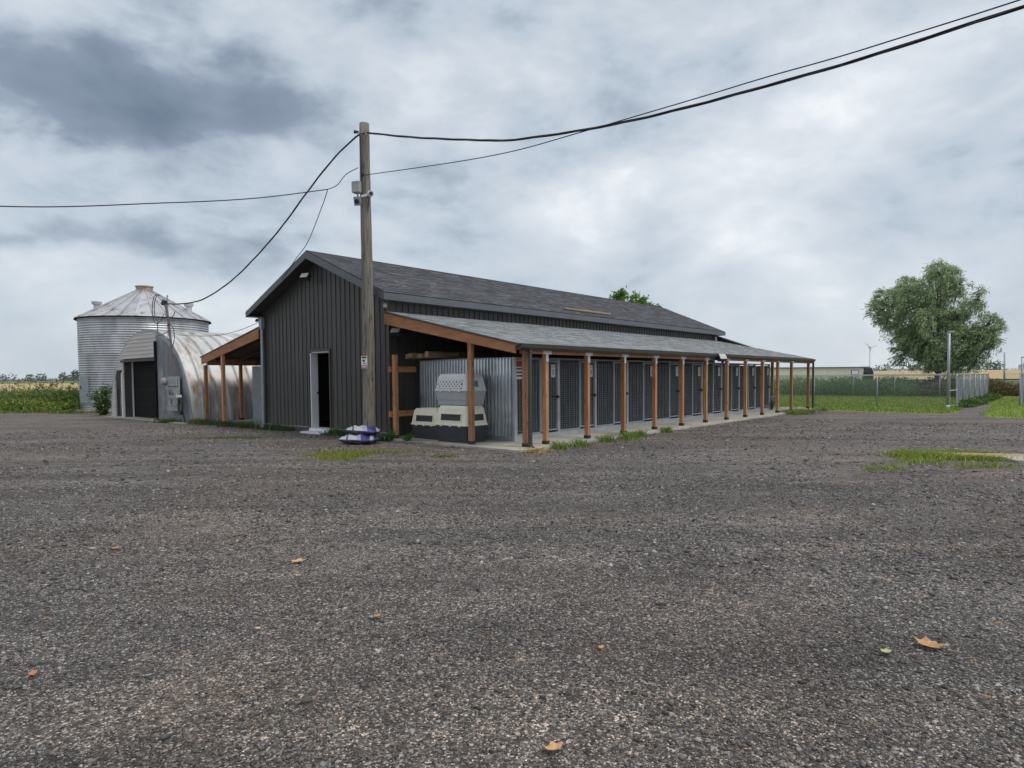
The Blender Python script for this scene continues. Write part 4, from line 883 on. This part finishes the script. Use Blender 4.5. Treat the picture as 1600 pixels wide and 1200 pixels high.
# ================================================================== far buildings, turbine
sh = empty('long_shed', (27.0, 70, 0)); tag(sh, 'long low cream shed beyond the weeds with black tarp end', 'shed')
npn = 10
for i in range(npn):
    MB().box((-9 + i * 1.95, -.02, .3), (-9 + i * 1.95 + 1.93, .05, 2.22)).build('wall_panel', 'trailer', sh)
MB().box((-9.1, .05, .1), (10.5, 2.6, 2.22)).build('shed_body', 'trailer', sh); MB().box((-9.2, -.12, 2.22), (10.55, 2.7, 2.31)).build('shed_roof', 'trim', sh)
wv_ = MB().box((9.15, -.05, 1.45), (9.95, -.025, 1.98)).build('window', 'trim', sh); MB().box((9.22, -.06, 1.52), (9.88, -.051, 1.91)).build('pane', 'palep', wv_)
MB().loft([(0, .55, 1.4, .1), (1.7, .55, 1.4, .1), (2.15, .48, 1.32, .2), (2.33, .3, 1.1, .25)]).build('tarp', 'tarp', sh, (11.0, 1.3, 0))
def farhouse(label, loc, w_, d, h, rh, rz_=0):
    t = empty('farm_building', loc, rz_); tag(t, label, 'building')
    MB().box((-w_ / 2, -d / 2, -1), (w_ / 2, d / 2, h)).build('wall', 'barnwhite', t)
    MB().prism([(-d / 2 - .4, h), (d / 2 + .4, h), (0, h + rh)], -w_ / 2 - .5, w_ / 2 + .5, 'x').build('roof', 'barnwhite', t)
    for i in range(3): MB().box((-w_ * .35 + i * w_ * .3, -d / 2 - .06, h * .3), (-w_ * .35 + i * w_ * .3 + w_ * .1, -d / 2 - .01, h * .7)).build('window', 'trim', t)
farhouse('distant white farm building left of the willow', (352, 600, 2.2), 14, 9, 4.2, 2.2)
farhouse('long distant white barn at the right picture edge', (452, 560, 4.2), 34, 12, 3.8, 2.4, R(10))
def turbine(label, loc, h, bl, rot0):
    t = empty('wind_turbine', loc); tag(t, label, 'wind turbine')
    MB().tube([(0, 0, -2), (0, 0, h)], [1.3, .7], 10).build('tower', 'turbine', t); MB().box((-1.6, -4.5, h - 1.4), (1.6, 5, h + 1.8)).build('nacelle', 'turbine', t)
    for k in range(3):
        a = R(rot0 + 120 * k); dx, dz = math.cos(a), math.sin(a)
        MB().tube([(0, -5, h), (dx * bl * .2, -5, h + dz * bl * .2), (dx * bl * .6, -5, h + dz * bl * .6), (dx * bl, -5, h + dz * bl)], [.8, 1.1, .7, .2], 6).build('blade', 'turbine', t)
turbine('distant white wind turbine between shed and willow', (1035, 1900, 0), 78, 25, 20)

# ================================================================== vegetation
def dirs(n): return unit(rng.normal(size=(n, 3)))
def tree(name, label, base, lobes, trunk_h, trunk_r, nclump, nleaf, llen, lwid, c1, c2, sweep, spread, spray=1.0):
    t = empty(name, base); tag(t, label, 'tree')
    tr = MB(); n = len(lobes)
    cen = np.mean([l[:3] for l in lobes], 0)
    top = Vector((cen[0] * .3, cen[1] * .3, trunk_h)); tr.tube([(0, 0, -.2), (0, 0, trunk_h * .4), tuple(top)], [trunk_r * 1.25, trunk_r, trunk_r * .75], 10)
    tr.build('trunk', 'bark', t, smooth=True)
    V, F, Cc = [], [], []; off = 0; bm_ = MB()
    for (lx, ly, lz, lr) in lobes:
        c = np.array((lx, ly, lz)); m = (np.array(top) + c) / 2 + np.array((0, 0, .35 * lr))
        bm_.tube([tuple(top), tuple(m), tuple(c)], [trunk_r * .28, trunk_r * .15, trunk_r * .06], 6)
        for k in range(nclump):
            d = dirs(1)[0]; pc = c + d * lr * rng.uniform(.35, 1.0) ** .6 * np.array((1, 1, .92))
            if k % 2 == 0: bm_.tube([tuple(c), tuple((c + pc) / 2 + rng.normal(0, .06, 3)), tuple(pc)], [.035, .022, .008], 4)
            # a spray: leaves strung along a bent twig
            nn = nleaf; s = rng.random(nn)[:, None]; sd_ = unit(d * .7 + np.array(sweep) + rng.normal(0, .35, 3))
            twl = lr * rng.uniform(.45, 1.0) * spray
            pos = pc + sd_ * twl * s + np.array((0, 0, -.45)) * twl * s ** 2 + rng.normal(0, spread, (nn, 3))
            di = sd_ + np.array((0, 0, -.9)) * s + rng.normal(0, .35, (nn, 3))
            g = rng.uniform(.7, 1.25)
            v_, f_, c_ = leaf_quads(pos, di, rng.uniform(.6, 1.2, nn) * llen, rng.uniform(.7, 1.2, nn) * lwid, mixcol(c1, c2, nn, .2) * g)
            V.append(v_); F.append(f_ + off); Cc.append(c_); off += len(v_)
    bm_.build('limbs', 'bark', t, smooth=True)
    o = np_mesh('crown', np.concatenate(V), np.concatenate(F), 'leaf', np.concatenate(Cc), t); return t
def lobe_px(px, py, r, Y=45., dy=0, base=(29.2, 45)):
    # photograph measure -> metres round the trunk foot
    k = Y / 1025.2; return ((px - 800) * k - base[0] - .0, dy, 1.5 + (587.5 - py) * k, r * k)
OUT = np.array([(1455, 412), (1428, 428), (1414, 450), (1384, 450), (1371, 480), (1378, 512), (1400, 530), (1424, 545), (1417, 560), (1440, 580), (1480, 592), (1538, 585), (1560, 560), (1564, 525), (1553, 500), (1540, 480), (1534, 455), (1518, 432), (1490, 415)], float)
def in_out(p, k=1.0):
    q = (OUT - OUT.mean(0)) * k + OUT.mean(0); ins = False; j_ = len(q) - 1
    for i_ in range(len(q)):
        if (q[i_, 1] > p[1]) != (q[j_, 1] > p[1]) and p[0] < (q[j_, 0] - q[i_, 0]) * (p[1] - q[i_, 1]) / (q[j_, 1] - q[i_, 1]) + q[i_, 0]: ins = not ins
        j_ = i_
    return ins
LB = []
while len(LB) < 54:                      # clump centres spread evenly through the crown
    best = max((p for p in (np.array((rng.uniform(1365, 1570), rng.uniform(408, 594))) for _ in range(60)) if in_out(p, .86)), key=lambda p: min([np.hypot(*(p - q[:2])) for q in LB] + [99]))
    LB.append(np.array((best[0], best[1], rng.uniform(13, 18))))
lobes = [lobe_px(1462 + (a - 1470) * .90, b_ + 2, r * .95, dy=rng.uniform(-2.6, 2.6) * (1 if in_out((a, b_), .6) else .55)) for a, b_, r in LB]
tree('willow_tree', 'large wind blown willow behind the chain link fence', (29.2, 45, 0), lobes, 1.5, .24, 26, 48, .27, .05, (.15, .215, .095), (.48, .58, .34), (-.85, .0, .12), .11, 1.3)
tree('leafy_tree', 'bright green tree top peeking over the barn ridge', (8.0, 44, 0), [(-.6, 0, 6.35, .7), (.3, .2, 6.1, .7), (1.1, -.2, 5.65, .6), (-.9, .3, 5.0, .9), (.1, .4, 4.6, 1.2), (.9, .1, 4.2, 1.1)], 3.0, .2, 34, 40, .24, .11, (.09, .19, .03), (.22, .36, .08), (0, 0, .3), .13)

def weeds(name, label, pts, hmin, hmax, nleaf, ll, lw, c1, c2, flower=None, ff=.0, fcol=(.42, .32, .03)):
    n = len(pts); V, F, C_ = [], [], []; off = 0
    cl0 = .5 + .25 * np.sin(pts[:, 0] * 1.7 + 1) * np.cos(pts[:, 1] * 1.1) + .25 * np.sin(pts[:, 0] * .7 + pts[:, 1] * 2.3); h = (hmin + (hmax - hmin) * np.clip(.15 + .95 * cl0, 0, 1.1)) * rng.uniform(.6, 1.08, n); P0 = np.repeat(pts, nleaf, 0); s = rng.random((n * nleaf, 1)) ** .8; hh = np.repeat(h, nleaf)[:, None]
    pos = P0 + np.array((0, 0, 1.)) * hh * s + rng.normal(0, 1, (n * nleaf, 3)) * np.array((.13, .13, .04)) * hh ** .5
    pos[:, 2] = np.maximum(pos[:, 2], .03); di = rng.normal(0, 1, (n * nleaf, 3)) + np.array((0, 0, .7))
    g = np.repeat(rng.uniform(.7, 1.3, (n, 1)), nleaf, 0)
    v_, f_, c_ = leaf_quads(pos, di, rng.uniform(.6, 1.3, n * nleaf) * ll, lw, mixcol(c1, c2, n * nleaf, .2) * g); V.append(v_); F.append(f_); C_.append(c_); off = len(v_)
    if ff > 0:
        sel = rng.random(n) < ff; m = int(sel.sum()); k = 8
        pos = np.repeat(pts[sel] + np.stack([np.zeros(m), np.zeros(m), h[sel]], 1), k, 0) + rng.normal(0, .07, (m * k, 3))
        v_, f_, c_ = leaf_quads(pos, rng.normal(0, 1, (m * k, 3)), .12, .07, mixcol(fcol, tuple(x * .6 for x in fcol), m * k)); V.append(v_); F.append(f_ + off); C_.append(c_)
    o = np_mesh(name, np.concatenate(V), np.concatenate(F), 'leaf', np.concatenate(C_)); tag(o, label, 'weeds', kind='stuff'); return o
def grass(name, label, pts, hmin, hmax, wd, lean, c1, c2, cat='grass'):
    n = len(pts); v_, f_, c_ = blades(pts, rng.uniform(hmin, hmax, n), wd, lean, mixcol(c1, c2, n, .2)); o = np_mesh(name, v_, f_, 'grass', c_); tag(o, label, cat, kind='stuff'); return o
def blob(n, cx, cy, sx, sy, rot=0):
    p = rng.normal(0, .5, (n, 2)) * np.array((sx, sy)); c, s = math.cos(rot), math.sin(rot)
    return np.stack([cx + p[:, 0] * c - p[:, 1] * s, cy + p[:, 0] * s + p[:, 1] * c, np.zeros(n)], 1)
def blob2(n, cx, cy, sx, sy):
    p = rng.normal(0, .6, (n, 2)) * np.array((sx, sy)); return np.stack([cx + p[:, 0], cy + p[:, 1], np.zeros(n)], 1)
def rect_pts(n, a, b_, c, d): # bilinear random points in a quad
    s = rng.random((n, 1)); t_ = rng.random((n, 1)); a, b_, c, d = map(np.array, (a, b_, c, d))
    p = (a * (1 - s) + b_ * s) * (1 - t_) + (d * (1 - s) + c * s) * t_
    return np.concatenate([p, np.zeros((n, 1))], 1)
wp = rect_pts(2600, (-27.5, 34), (-20.9, 31.5), (-21.5, 42), (-36, 45)); wk = rng.random(len(wp)) < np.clip((wp[:, 0] + 31) / 8, .12, 1)
weeds('tall_weeds', 'tall green weeds with yellow flowers left of the grain bin', wp[wk], .45, 1.25, 16, .17, .06, (.07, .13, .03), (.19, .27, .07), 1, .035, (.34, .28, .04))
weeds('seeding_stalks', 'few taller seeding stalks above the left weeds', np.concatenate([blob2(70, -23, 34, 2.5, 2.5), blob2(50, -28, 37, 3.5, 3)]), 1.0, 1.75, 16, .12, .035, (.10, .14, .04), (.22, .22, .08), 1, .5, (.26, .16, .07))
weeds('low_weeds', 'bright low weeds along the left gravel edge', np.concatenate([blob2(260, -21.6, 31.9, 1.0, .7), blob2(420, -24.5, 33.2, 1.6, .8), blob2(380, -28.5, 35.2, 2.4, .9), blob2(260, -22.6, 32.3, .9, .6)]), .2, .65, 12, .15, .055, (.13, .21, .03), (.27, .33, .07), 1, .03, (.36, .30, .05))
grass('fringe_grass', 'thin grass fringe where the gravel meets the left weeds', np.concatenate([blob(500, -23, 30.9, 3, .6), blob(420, -28, 33.6, 3.5, 1.0, -.3), blob(300, -20, 30, 1.2, .5)]), .05, .22, .03, .7, (.08, .14, .02), (.2, .22, .05))
weeds('olive_weeds', 'thin olive weeds at the left picture edge by the wheat', rect_pts(700, (-42, 40), (-25, 38), (-36, 60), (-60, 62)), .35, .9, 14, .2, .05, (.13, .15, .05), (.27, .24, .10))
b0, b1, b2, b3 = (np.array(BW(x, y))[:2] for x, y in ((-6, 39.2), (5.4, 39.2), (3, 47), (-9, 50)))
weeds('weed_bank', 'dense dark green weed bank behind the rear pen fence', rect_pts(2600, b0, b1, b2, b3), .6, 1.4, 17, .2, .06, (.08, .16, .055), (.25, .35, .13))
b0, b1, b2, b3 = (np.array(BW(x, y))[:2] for x, y in ((4.6, 39.2), (8.6, 39.2), (9, 50), (3, 52)))
weeds('dry_weeds', 'browner lower weeds under the willow', rect_pts(1100, b0, b1, b2, b3), .4, 1.25, 15, .22, .07, (.06, .075, .025), (.15, .14, .05), 1, .08, (.25, .2, .06))
weeds('red_weeds', 'reddish low weeds at the end of the gravel path', rect_pts(420, (31.5, 42.5), (36, 42), (40, 47), (34, 48)), .35, .9, 14, .22, .08, (.10, .05, .03), (.15, .15, .04), 1, .1, (.3, .12, .05))
# fence-foot weeds along the path
b0, b1, b2, b3 = (np.array(BW(x, y))[:2] for x, y in ((8.9, 24.3), (9.5, 24.2), (9.6, 38), (8.9, 38)))
weeds('fence_weeds', 'green weeds at the foot of the receding fence', rect_pts(420, b0, b1, b2, b3), .1, .4, 12, .14, .05, (.05, .11, .02), (.11, .18, .04))
# bush by the hut
bsh = empty('bush', (-17.55, 28.2, 0)); tag(bsh, 'dark green bush between grain bin and arched hut', 'bush')
stm = MB(); bp = []
for k in range(17):
    a = rng.uniform(0, 6.28); r_ = rng.uniform(.1, .5); hh = rng.uniform(.45, 1.45) * (1.1 - r_ * .6); tip = np.array((r_ * math.cos(a), r_ * math.sin(a), hh))
    stm.tube([(0, 0, 0), tuple(tip * np.array((.35, .35, .55))), tuple(tip)], [.02, .014, .005], 5)
    q = rng.random((95, 1)) ** .6; bp.append(q * tip * np.array((1, 1, 1)) + rng.normal(0, .10, (95, 3)))
pos = np.concatenate(bp); pos[:, 2] = np.abs(pos[:, 2]) + .02; n = len(pos)
v_, f_, c_ = leaf_quads(pos, rng.normal(0, 1, (n, 3)) + np.array((0, 0, .3)), rng.uniform(.08, .16, n), .055, mixcol((.03, .065, .022), (.12, .20, .05), n, .25))
np_mesh('foliage', v_, f_, 'leaf', c_, bsh); stm.build('stems', 'bark', bsh)
G1, G2 = (.06, .11, .018), (.15, .19, .035)
grass('grass_patch', 'short grass patch in front of the feed bags', np.concatenate([blob(2600, -3.35, 12.75, .55, .75, .4), blob(380, -2.9, 13.3, .6, .35), blob(140, -2.3, 13.3, .7, .2)]), .02, .07, .012, .8, (.14, .19, .025), (.32, .33, .07))
grass('grass_patch', 'thin grass strip in the gravel before the barn corner', np.concatenate([blob(700, -7.1, 16.7, 1.3, .35), blob(160, -1.3, 12.35, .25, .3)]), .02, .07, .012, .7, G1, G2)
sl = [blob(int(n_), *np.array(BW(x, y))[:2], a, b_) for x, y, n_, a, b_ in ((4.6, .75, 200, .2, .3), (4.66, 1.4, 180, .2, .35), (4.55, 2.6, 240, .22, .4), (4.6, 3.5, 380, .25, .6), (4.55, 4.2, 200, .18, .3), (4.55, 5.6, 260, .15, .25), (4.55, 16.0, 900, .4, .9), (4.6, 17.2, 700, .4, .8), (4.7, 19.0, 260, .3, .5))]
grass('slab_weeds', 'green weeds along the outer edge of the porch slab', np.concatenate(sl), .03, .2, .018, 1.1, (.08, .16, .025), (.24, .31, .06), 'weeds')
sl = [blob(int(n_), *np.array(BW(x, y))[:2], a, b_) for x, y, n_, a, b_ in ((-5.2, -.22, 420, .45, .12), (-4.5, -.2, 160, .3, .1), (-2.1, -.2, 240, .3, .12), (-1.6, -.25, 180, .25, .12), (.25, -.5, 120, .3, .1), (-.35, -.5, 160, .2, .1), (-8.8, -.15, 500, .8, .2), (-7.4, -.2, 520, .7, .15), (-6.4, -.3, 300, .3, .15), (-9.9, -.35, 260, .3, .2), (-11.2, -.75, 260, .5, .1))]
grass('wall_weeds', 'weeds sprouting along the foot of barn and hut', np.concatenate(sl), .05, .24, .018, .7, (.035, .085, .018), (.11, .17, .04), 'weeds')
def polypts(poly, n, x0, x1, y0, y1):
    p = np.stack([rng.uniform(x0, x1, n), rng.uniform(y0, y1, n)], 1); ins = np.zeros(n, bool); q = np.array(poly); j = len(q) - 1
    for i in range(len(q)):
        c = ((q[i, 1] > p[:, 1]) != (q[j, 1] > p[:, 1])) & (p[:, 0] < (q[j, 0] - q[i, 0]) * (p[:, 1] - q[i, 1]) / (q[j, 1] - q[i, 1] + 1e-12) + q[i, 0]); ins ^= c; j = i
    return np.concatenate([p[ins], np.zeros((ins.sum(), 1))], 1)
grass('lawn_grass', 'short bright grass inside the chain link pen', polypts(lawn, 60000, 8, 32, 24, 50), .03, .12, .03, .8, (.11, .19, .025), (.27, .32, .065))
grass('verge_grass', 'bright grass blades on the verge right of the path', polypts(lawn2, 26000, 16, 32, 20, 40), .03, .11, .025, .8, (.17, .28, .03), (.36, .42, .08))
# plank and slab set in the gravel at right, with grass round them
o = MB().box((-1.0, -.32, -.04), (1.05, .30, .035)).build('ground_board', 'plank', loc=(8.75, 11.72, 0), rot=(0, 0, R(-18))); tag(o, 'tan weathered board sunk in grass at the right edge', 'board')
o = MB().box((-.9, -.3, -.04), (.9, .32, .045)).build('concrete_block', 'concrete', loc=(9.35, 11.0, 0), rot=(0, 0, R(-12))); tag(o, 'pale concrete slab at the right picture edge beside the board', 'slab')
grass('grass_patch', 'grass clump round the sunken board at right', np.concatenate([blob(2300, 7.45, 11.9, .5, .5), blob(1100, 8.0, 11.35, .5, .2, -.3), blob(600, 8.4, 12.2, .8, .18, -.3), blob(200, 6.9, 11.1, .5, .3), blob(160, 7.6, 10.4, .7, .25), blob(120, 5.9, 10.3, .4, .2)]), .03, .12, .014, .9, (.13, .22, .025), (.34, .38, .07))
# straw at the corner post
o = np_mesh('straw_heap', *leaf_quads(np.concatenate([blob(500, *np.array(BW(4.55, -.05))[:2], .3, .22)]) + np.abs(rng.normal(0, .03, (500, 3))) * np.array((0, 0, 1)), rng.normal(0, 1, (500, 3)) * np.array((1, 1, .15)), .12, .012, np.ones((500, 3)))[:2], 'straw'); tag(o, 'small yellow straw heap at the corner post foot', 'straw', kind='stuff')
# two broad-leaved plants at the slab edge
lfm = MB().add([(0, 0, 0), (.035, .09, .06), (.03, .2, .1), (0, .30, .09), (-.03, .2, .1), (-.035, .09, .06), (0, .1, .045), (0, .2, .085)], [(0, 1, 6), (1, 2, 7, 6), (2, 3, 7), (3, 4, 7), (4, 5, 6, 7), (5, 0, 6)], (.07, .15, .03)).mesh('leaf', 'leaf')
for lab, px in (('broad leaved green plant left of the two at the slab edge', (.52, -.42)), ('broad leaved green plant in front of the crates, right of its twin', (1.05, -.36))):
    t = empty('dock_plant', BW(px[0], px[1], .02)); tag(t, lab, 'plant', 'leafy plants at the slab edge')
    for i in range(13):
        o = link('leaf', lfm, t, (0, 0, 0), (R(random.uniform(5, 55)), 0, R(i * 27.7 + random.uniform(-9, 9)))); o.scale = [random.uniform(.7, 1.15)] * 3

# far woods and hedges
def wood(name, label, clumps):
    V, F, C_ = [], [], []; off = 0
    for (x, y, r, h, z0, n) in clumps:
        pos = np.array((x, y, z0 + h * .5)) + dirs(n) * (rng.random((n, 1)) ** .35) * np.array((r, r * .6, h * .55)); pos[:, 2] = np.maximum(pos[:, 2], 0)
        v_, f_, c_ = leaf_quads(pos, rng.normal(0, 1, (n, 3)), h * .22, h * .14, mixcol((.025, .05, .022), (.06, .095, .035), n, .2)); V.append(v_); F.append(f_ + off); C_.append(c_); off += len(v_)
    o = np_mesh(name, np.concatenate(V), np.concatenate(F), 'farwood', np.concatenate(C_)); tag(o, label, 'wood', kind='stuff')
cl_ = []
for px, w_, h_ in [(x, 14, rng.uniform(3.2, 5.5)) for x in np.linspace(-40, 126, 34)] + [(48, 6, 9.5), (66, 7, 11), (100, 6, 12), (112, 5, 10), (121, 7, 15), (6, 8, 10)]:
    Y = 820 + rng.uniform(-20, 20); cl_.append(((px - 800) / 1025.2 * Y, Y, w_, h_, 0, 130))
wood('distant_trees', 'low dark tree line on the left horizon', cl_)
cl_ = []
for px, w_, h_ in [(x, 20, rng.uniform(6, 10)) for x in np.linspace(1180, 1700, 60)] + [(x, 24, rng.uniform(11, 15)) for x in np.linspace(1385, 1440, 8)] + [(1217, 9, 12), (1410, 10, 17), (1545, 16, 16), (1556, 14, 19)]:
    Y = 900 + rng.uniform(-30, 30); cl_.append(((px - 800) / 1025.2 * Y, Y, w_, h_, 0, 110))
wood('distant_trees', 'hazy tree line on the right horizon', cl_)

# ================================================================== loose stones and leaves on the yard
def pebbles(n, d0, d1, s0, s1, name, label):
    # spread over the yard in front of the buildings, denser near the viewer
    u = rng.random(n); d = d0 * (d1 / d0) ** u if 0 else np.sqrt(d0 ** 2 + u * (d1 ** 2 - d0 ** 2))
    a = rng.uniform(R(-50), R(50), n); P0 = np.stack([d * np.sin(a), d * np.cos(a), np.zeros(n)], 1)
    lx = (P0 - np.array((CX, CY, 0))) @ BXV; ly = (P0 - np.array((CX, CY, 0))) @ BYV
    ln_ = np.sin(.9 * P0[:, 0] + 2.1 * P0[:, 1] + 1.2 * np.sin(.5 * P0[:, 0] + .3 * P0[:, 1])) * .5 + .5 * np.sin(3.1 * P0[:, 0] - 1.3 * P0[:, 1] + 2 * np.sin(.8 * P0[:, 1]))
    P0 = P0[~((ly > -.4) & (lx < 4.5) & (lx > -10)) & (rng.random(n) < np.clip(.62 + .45 * ln_, .18, 1))]; n = len(P0)
    sz = s0 * np.exp(rng.normal(0, .38, n)); sz = np.clip(sz, s0 * .45, s1)
    base = np.array([(1, 0, 0), (0, 1, 0), (-1, 0, 0), (0, -1, 0), (0, 0, 1), (0, 0, -1)], float)
    V = base[None] * (1 + rng.normal(0, .25, (n, 6, 1))) + rng.normal(0, .22, (n, 6, 3)); V *= np.stack([sz * rng.uniform(.8, 1.5, n), sz, sz * rng.uniform(.4, .75, n)], 1)[:, None]
    an = rng.uniform(0, 6.28, n); c, s = np.cos(an)[:, None], np.sin(an)[:, None]; x = V[..., 0] * c - V[..., 1] * s; y = V[..., 0] * s + V[..., 1] * c; V[..., 0] = x; V[..., 1] = y
    V += P0[:, None]; V[..., 2] += (sz * .18)[:, None]
    T_ = np.array([(0, 1, 4), (1, 2, 4), (2, 3, 4), (3, 0, 4), (1, 0, 5), (2, 1, 5), (3, 2, 5), (0, 3, 5)])
    F = (np.arange(n)[:, None, None] * 6 + T_[None]).reshape(-1, 3)
    g = np.exp(rng.normal(math.log(.108), .6, n)); g = np.where(rng.random(n) < .04, rng.uniform(.28, .5, n), np.clip(g, .03, .33)); tint = rng.normal(0, .035, (n, 1))
    C_ = g[:, None] * (np.array((1.06, .99, .93)) + tint * np.array((1, .1, -1))); tan = rng.random(n) < .025; C_[tan] *= np.array((1.5, 1.1, .75))
    o = np_mesh(name, V.reshape(-1, 3), F, 'pebble', np.repeat(C_, 6, 0)); tag(o, label, 'gravel', kind='stuff')
pebbles(105000, 1.4, 5.2, .0055, .019, 'loose_gravel', 'loose grey stones on the near part of the yard')
pebbles(75000, 5.2, 11, .009, .024, 'loose_gravel', 'loose grey stones on the middle part of the yard')
pebbles(38000, 11, 24, .016, .034, 'loose_gravel', 'loose grey stones on the far part of the yard')
pebbles(2600, 1.6, 13, .015, .03, 'loose_stones', 'scattered larger stones lying on the gravel yard')
def fallen(label, loc, size, rot, colr, curl=.25, lobed=False):
    n = 18; g = MB(); vs = [(0, 0, .012)]
    for i in range(n):
        a = 2 * math.pi * i / n; r = .5 * (1 + .16 * math.sin(5 * a) + (.22 * math.sin(7 * a + 1) if lobed else 0) + random.uniform(-.06, .06)); x, y = r * math.cos(a) * 1.25, r * math.sin(a) * .85
        vs.append((x * size, y * size, .012 + curl * size * (x * x * .8 + y * y * 1.6) * 1.4 - .0))
    g.add(vs, [(0, i + 1, (i + 1) % n + 1) for i in range(n)], colr)
    o = g.build('fallen_leaf', 'dryleaf', loc=loc, rot=(R(random.uniform(-6, 6)), R(random.uniform(-6, 6)), rot)); tag(o, label, 'leaf', 'fallen leaves on the gravel')
    MB().tube([(-.6 * size, 0, .02), (-1.0 * size, .04 * size, .012)], .0016, 4).build('stalk', 'dryleaf', o)
fallen('pale tan leaf at the bottom edge, nearest of all', (.16, 2.56, .004), .058, .3, (1.25, 1.25, 1.25), .5)
fallen('large brown lobed leaf at lower right', (2.27, 3.53, .004), .105, -.5, (1.0, .95, .9), .35, True)
fallen('small yellow green leaf beside the brown lobed leaf', (1.99, 3.45, .004), .055, .8, (.85, 1.7, 1.3), .3)
fallen('pale leaf left of centre in mid yard', (-1.75, 5.28, .004), .085, .1, (1.35, 1.4, 1.5), .3)
fallen('small orange leaf just left of the picture middle', (-.85, 4.03, .004), .045, 1.2, (1.05, .8, .6), .4)
fallen('orange leaf near the left picture edge', (-2.44, 3.27, .004), .042, 2, (1.1, .7, .5), .4)
fallen('orange brown leaf farther off on the left', (-3.51, 5.75, .004), .06, .4, (1.0, .8, .6), .3)
fallen('small tan leaf in the gravel right of the middle', (.48, 3.54, .004), .032, .9, (1.2, 1.0, .8), .3)

lp = np.concatenate([blob(70, 2.55, 3.25, .7, .5), blob(40, 2.0, 4.4, 1.2, .7), blob(40, -1.6, 4.2, 1.6, 1.0), blob(30, .4, 3.6, 1.4, .6)]) + np.array((0, 0, .012))
v_, f_, c_ = leaf_quads(lp, rng.normal(0, 1, (len(lp), 3)) * np.array((1, 1, .12)), rng.uniform(.012, .05, len(lp)), rng.uniform(.003, .009, len(lp)), mixcol((.9, .8, .6), (1.2, 1.1, .9), len(lp)))
tag(np_mesh('leaf_litter', v_, f_, 'dryleaf', c_), 'crumbs of dry leaf and straw among the stones', 'litter', kind='stuff')

# ================================================================== air
hz_b = MB().box((-1600, -60, -1.5), (1600, 2400, 125)).build('haze', 'pebble'); hz_b.data.materials.clear()
hm = bpy.data.materials.new('thin_haze'); hm.use_nodes = True; t = NT(hm.node_tree); t.n.remove(t.n['Principled BSDF'])
pv = t.node('ShaderNodeVolumePrincipled'); pv.inputs['Color'].default_value = (.86, .92, 1, 1); pv.inputs['Density'].default_value = .00013; pv.inputs['Anisotropy'].default_value = .2
t.l.new(pv.outputs[0], t.n['Material Output'].inputs['Volume']); hz_b.data.materials.append(hm); tag(hz_b, 'thin pale haze filling the air over the fields', 'haze', kind='stuff')
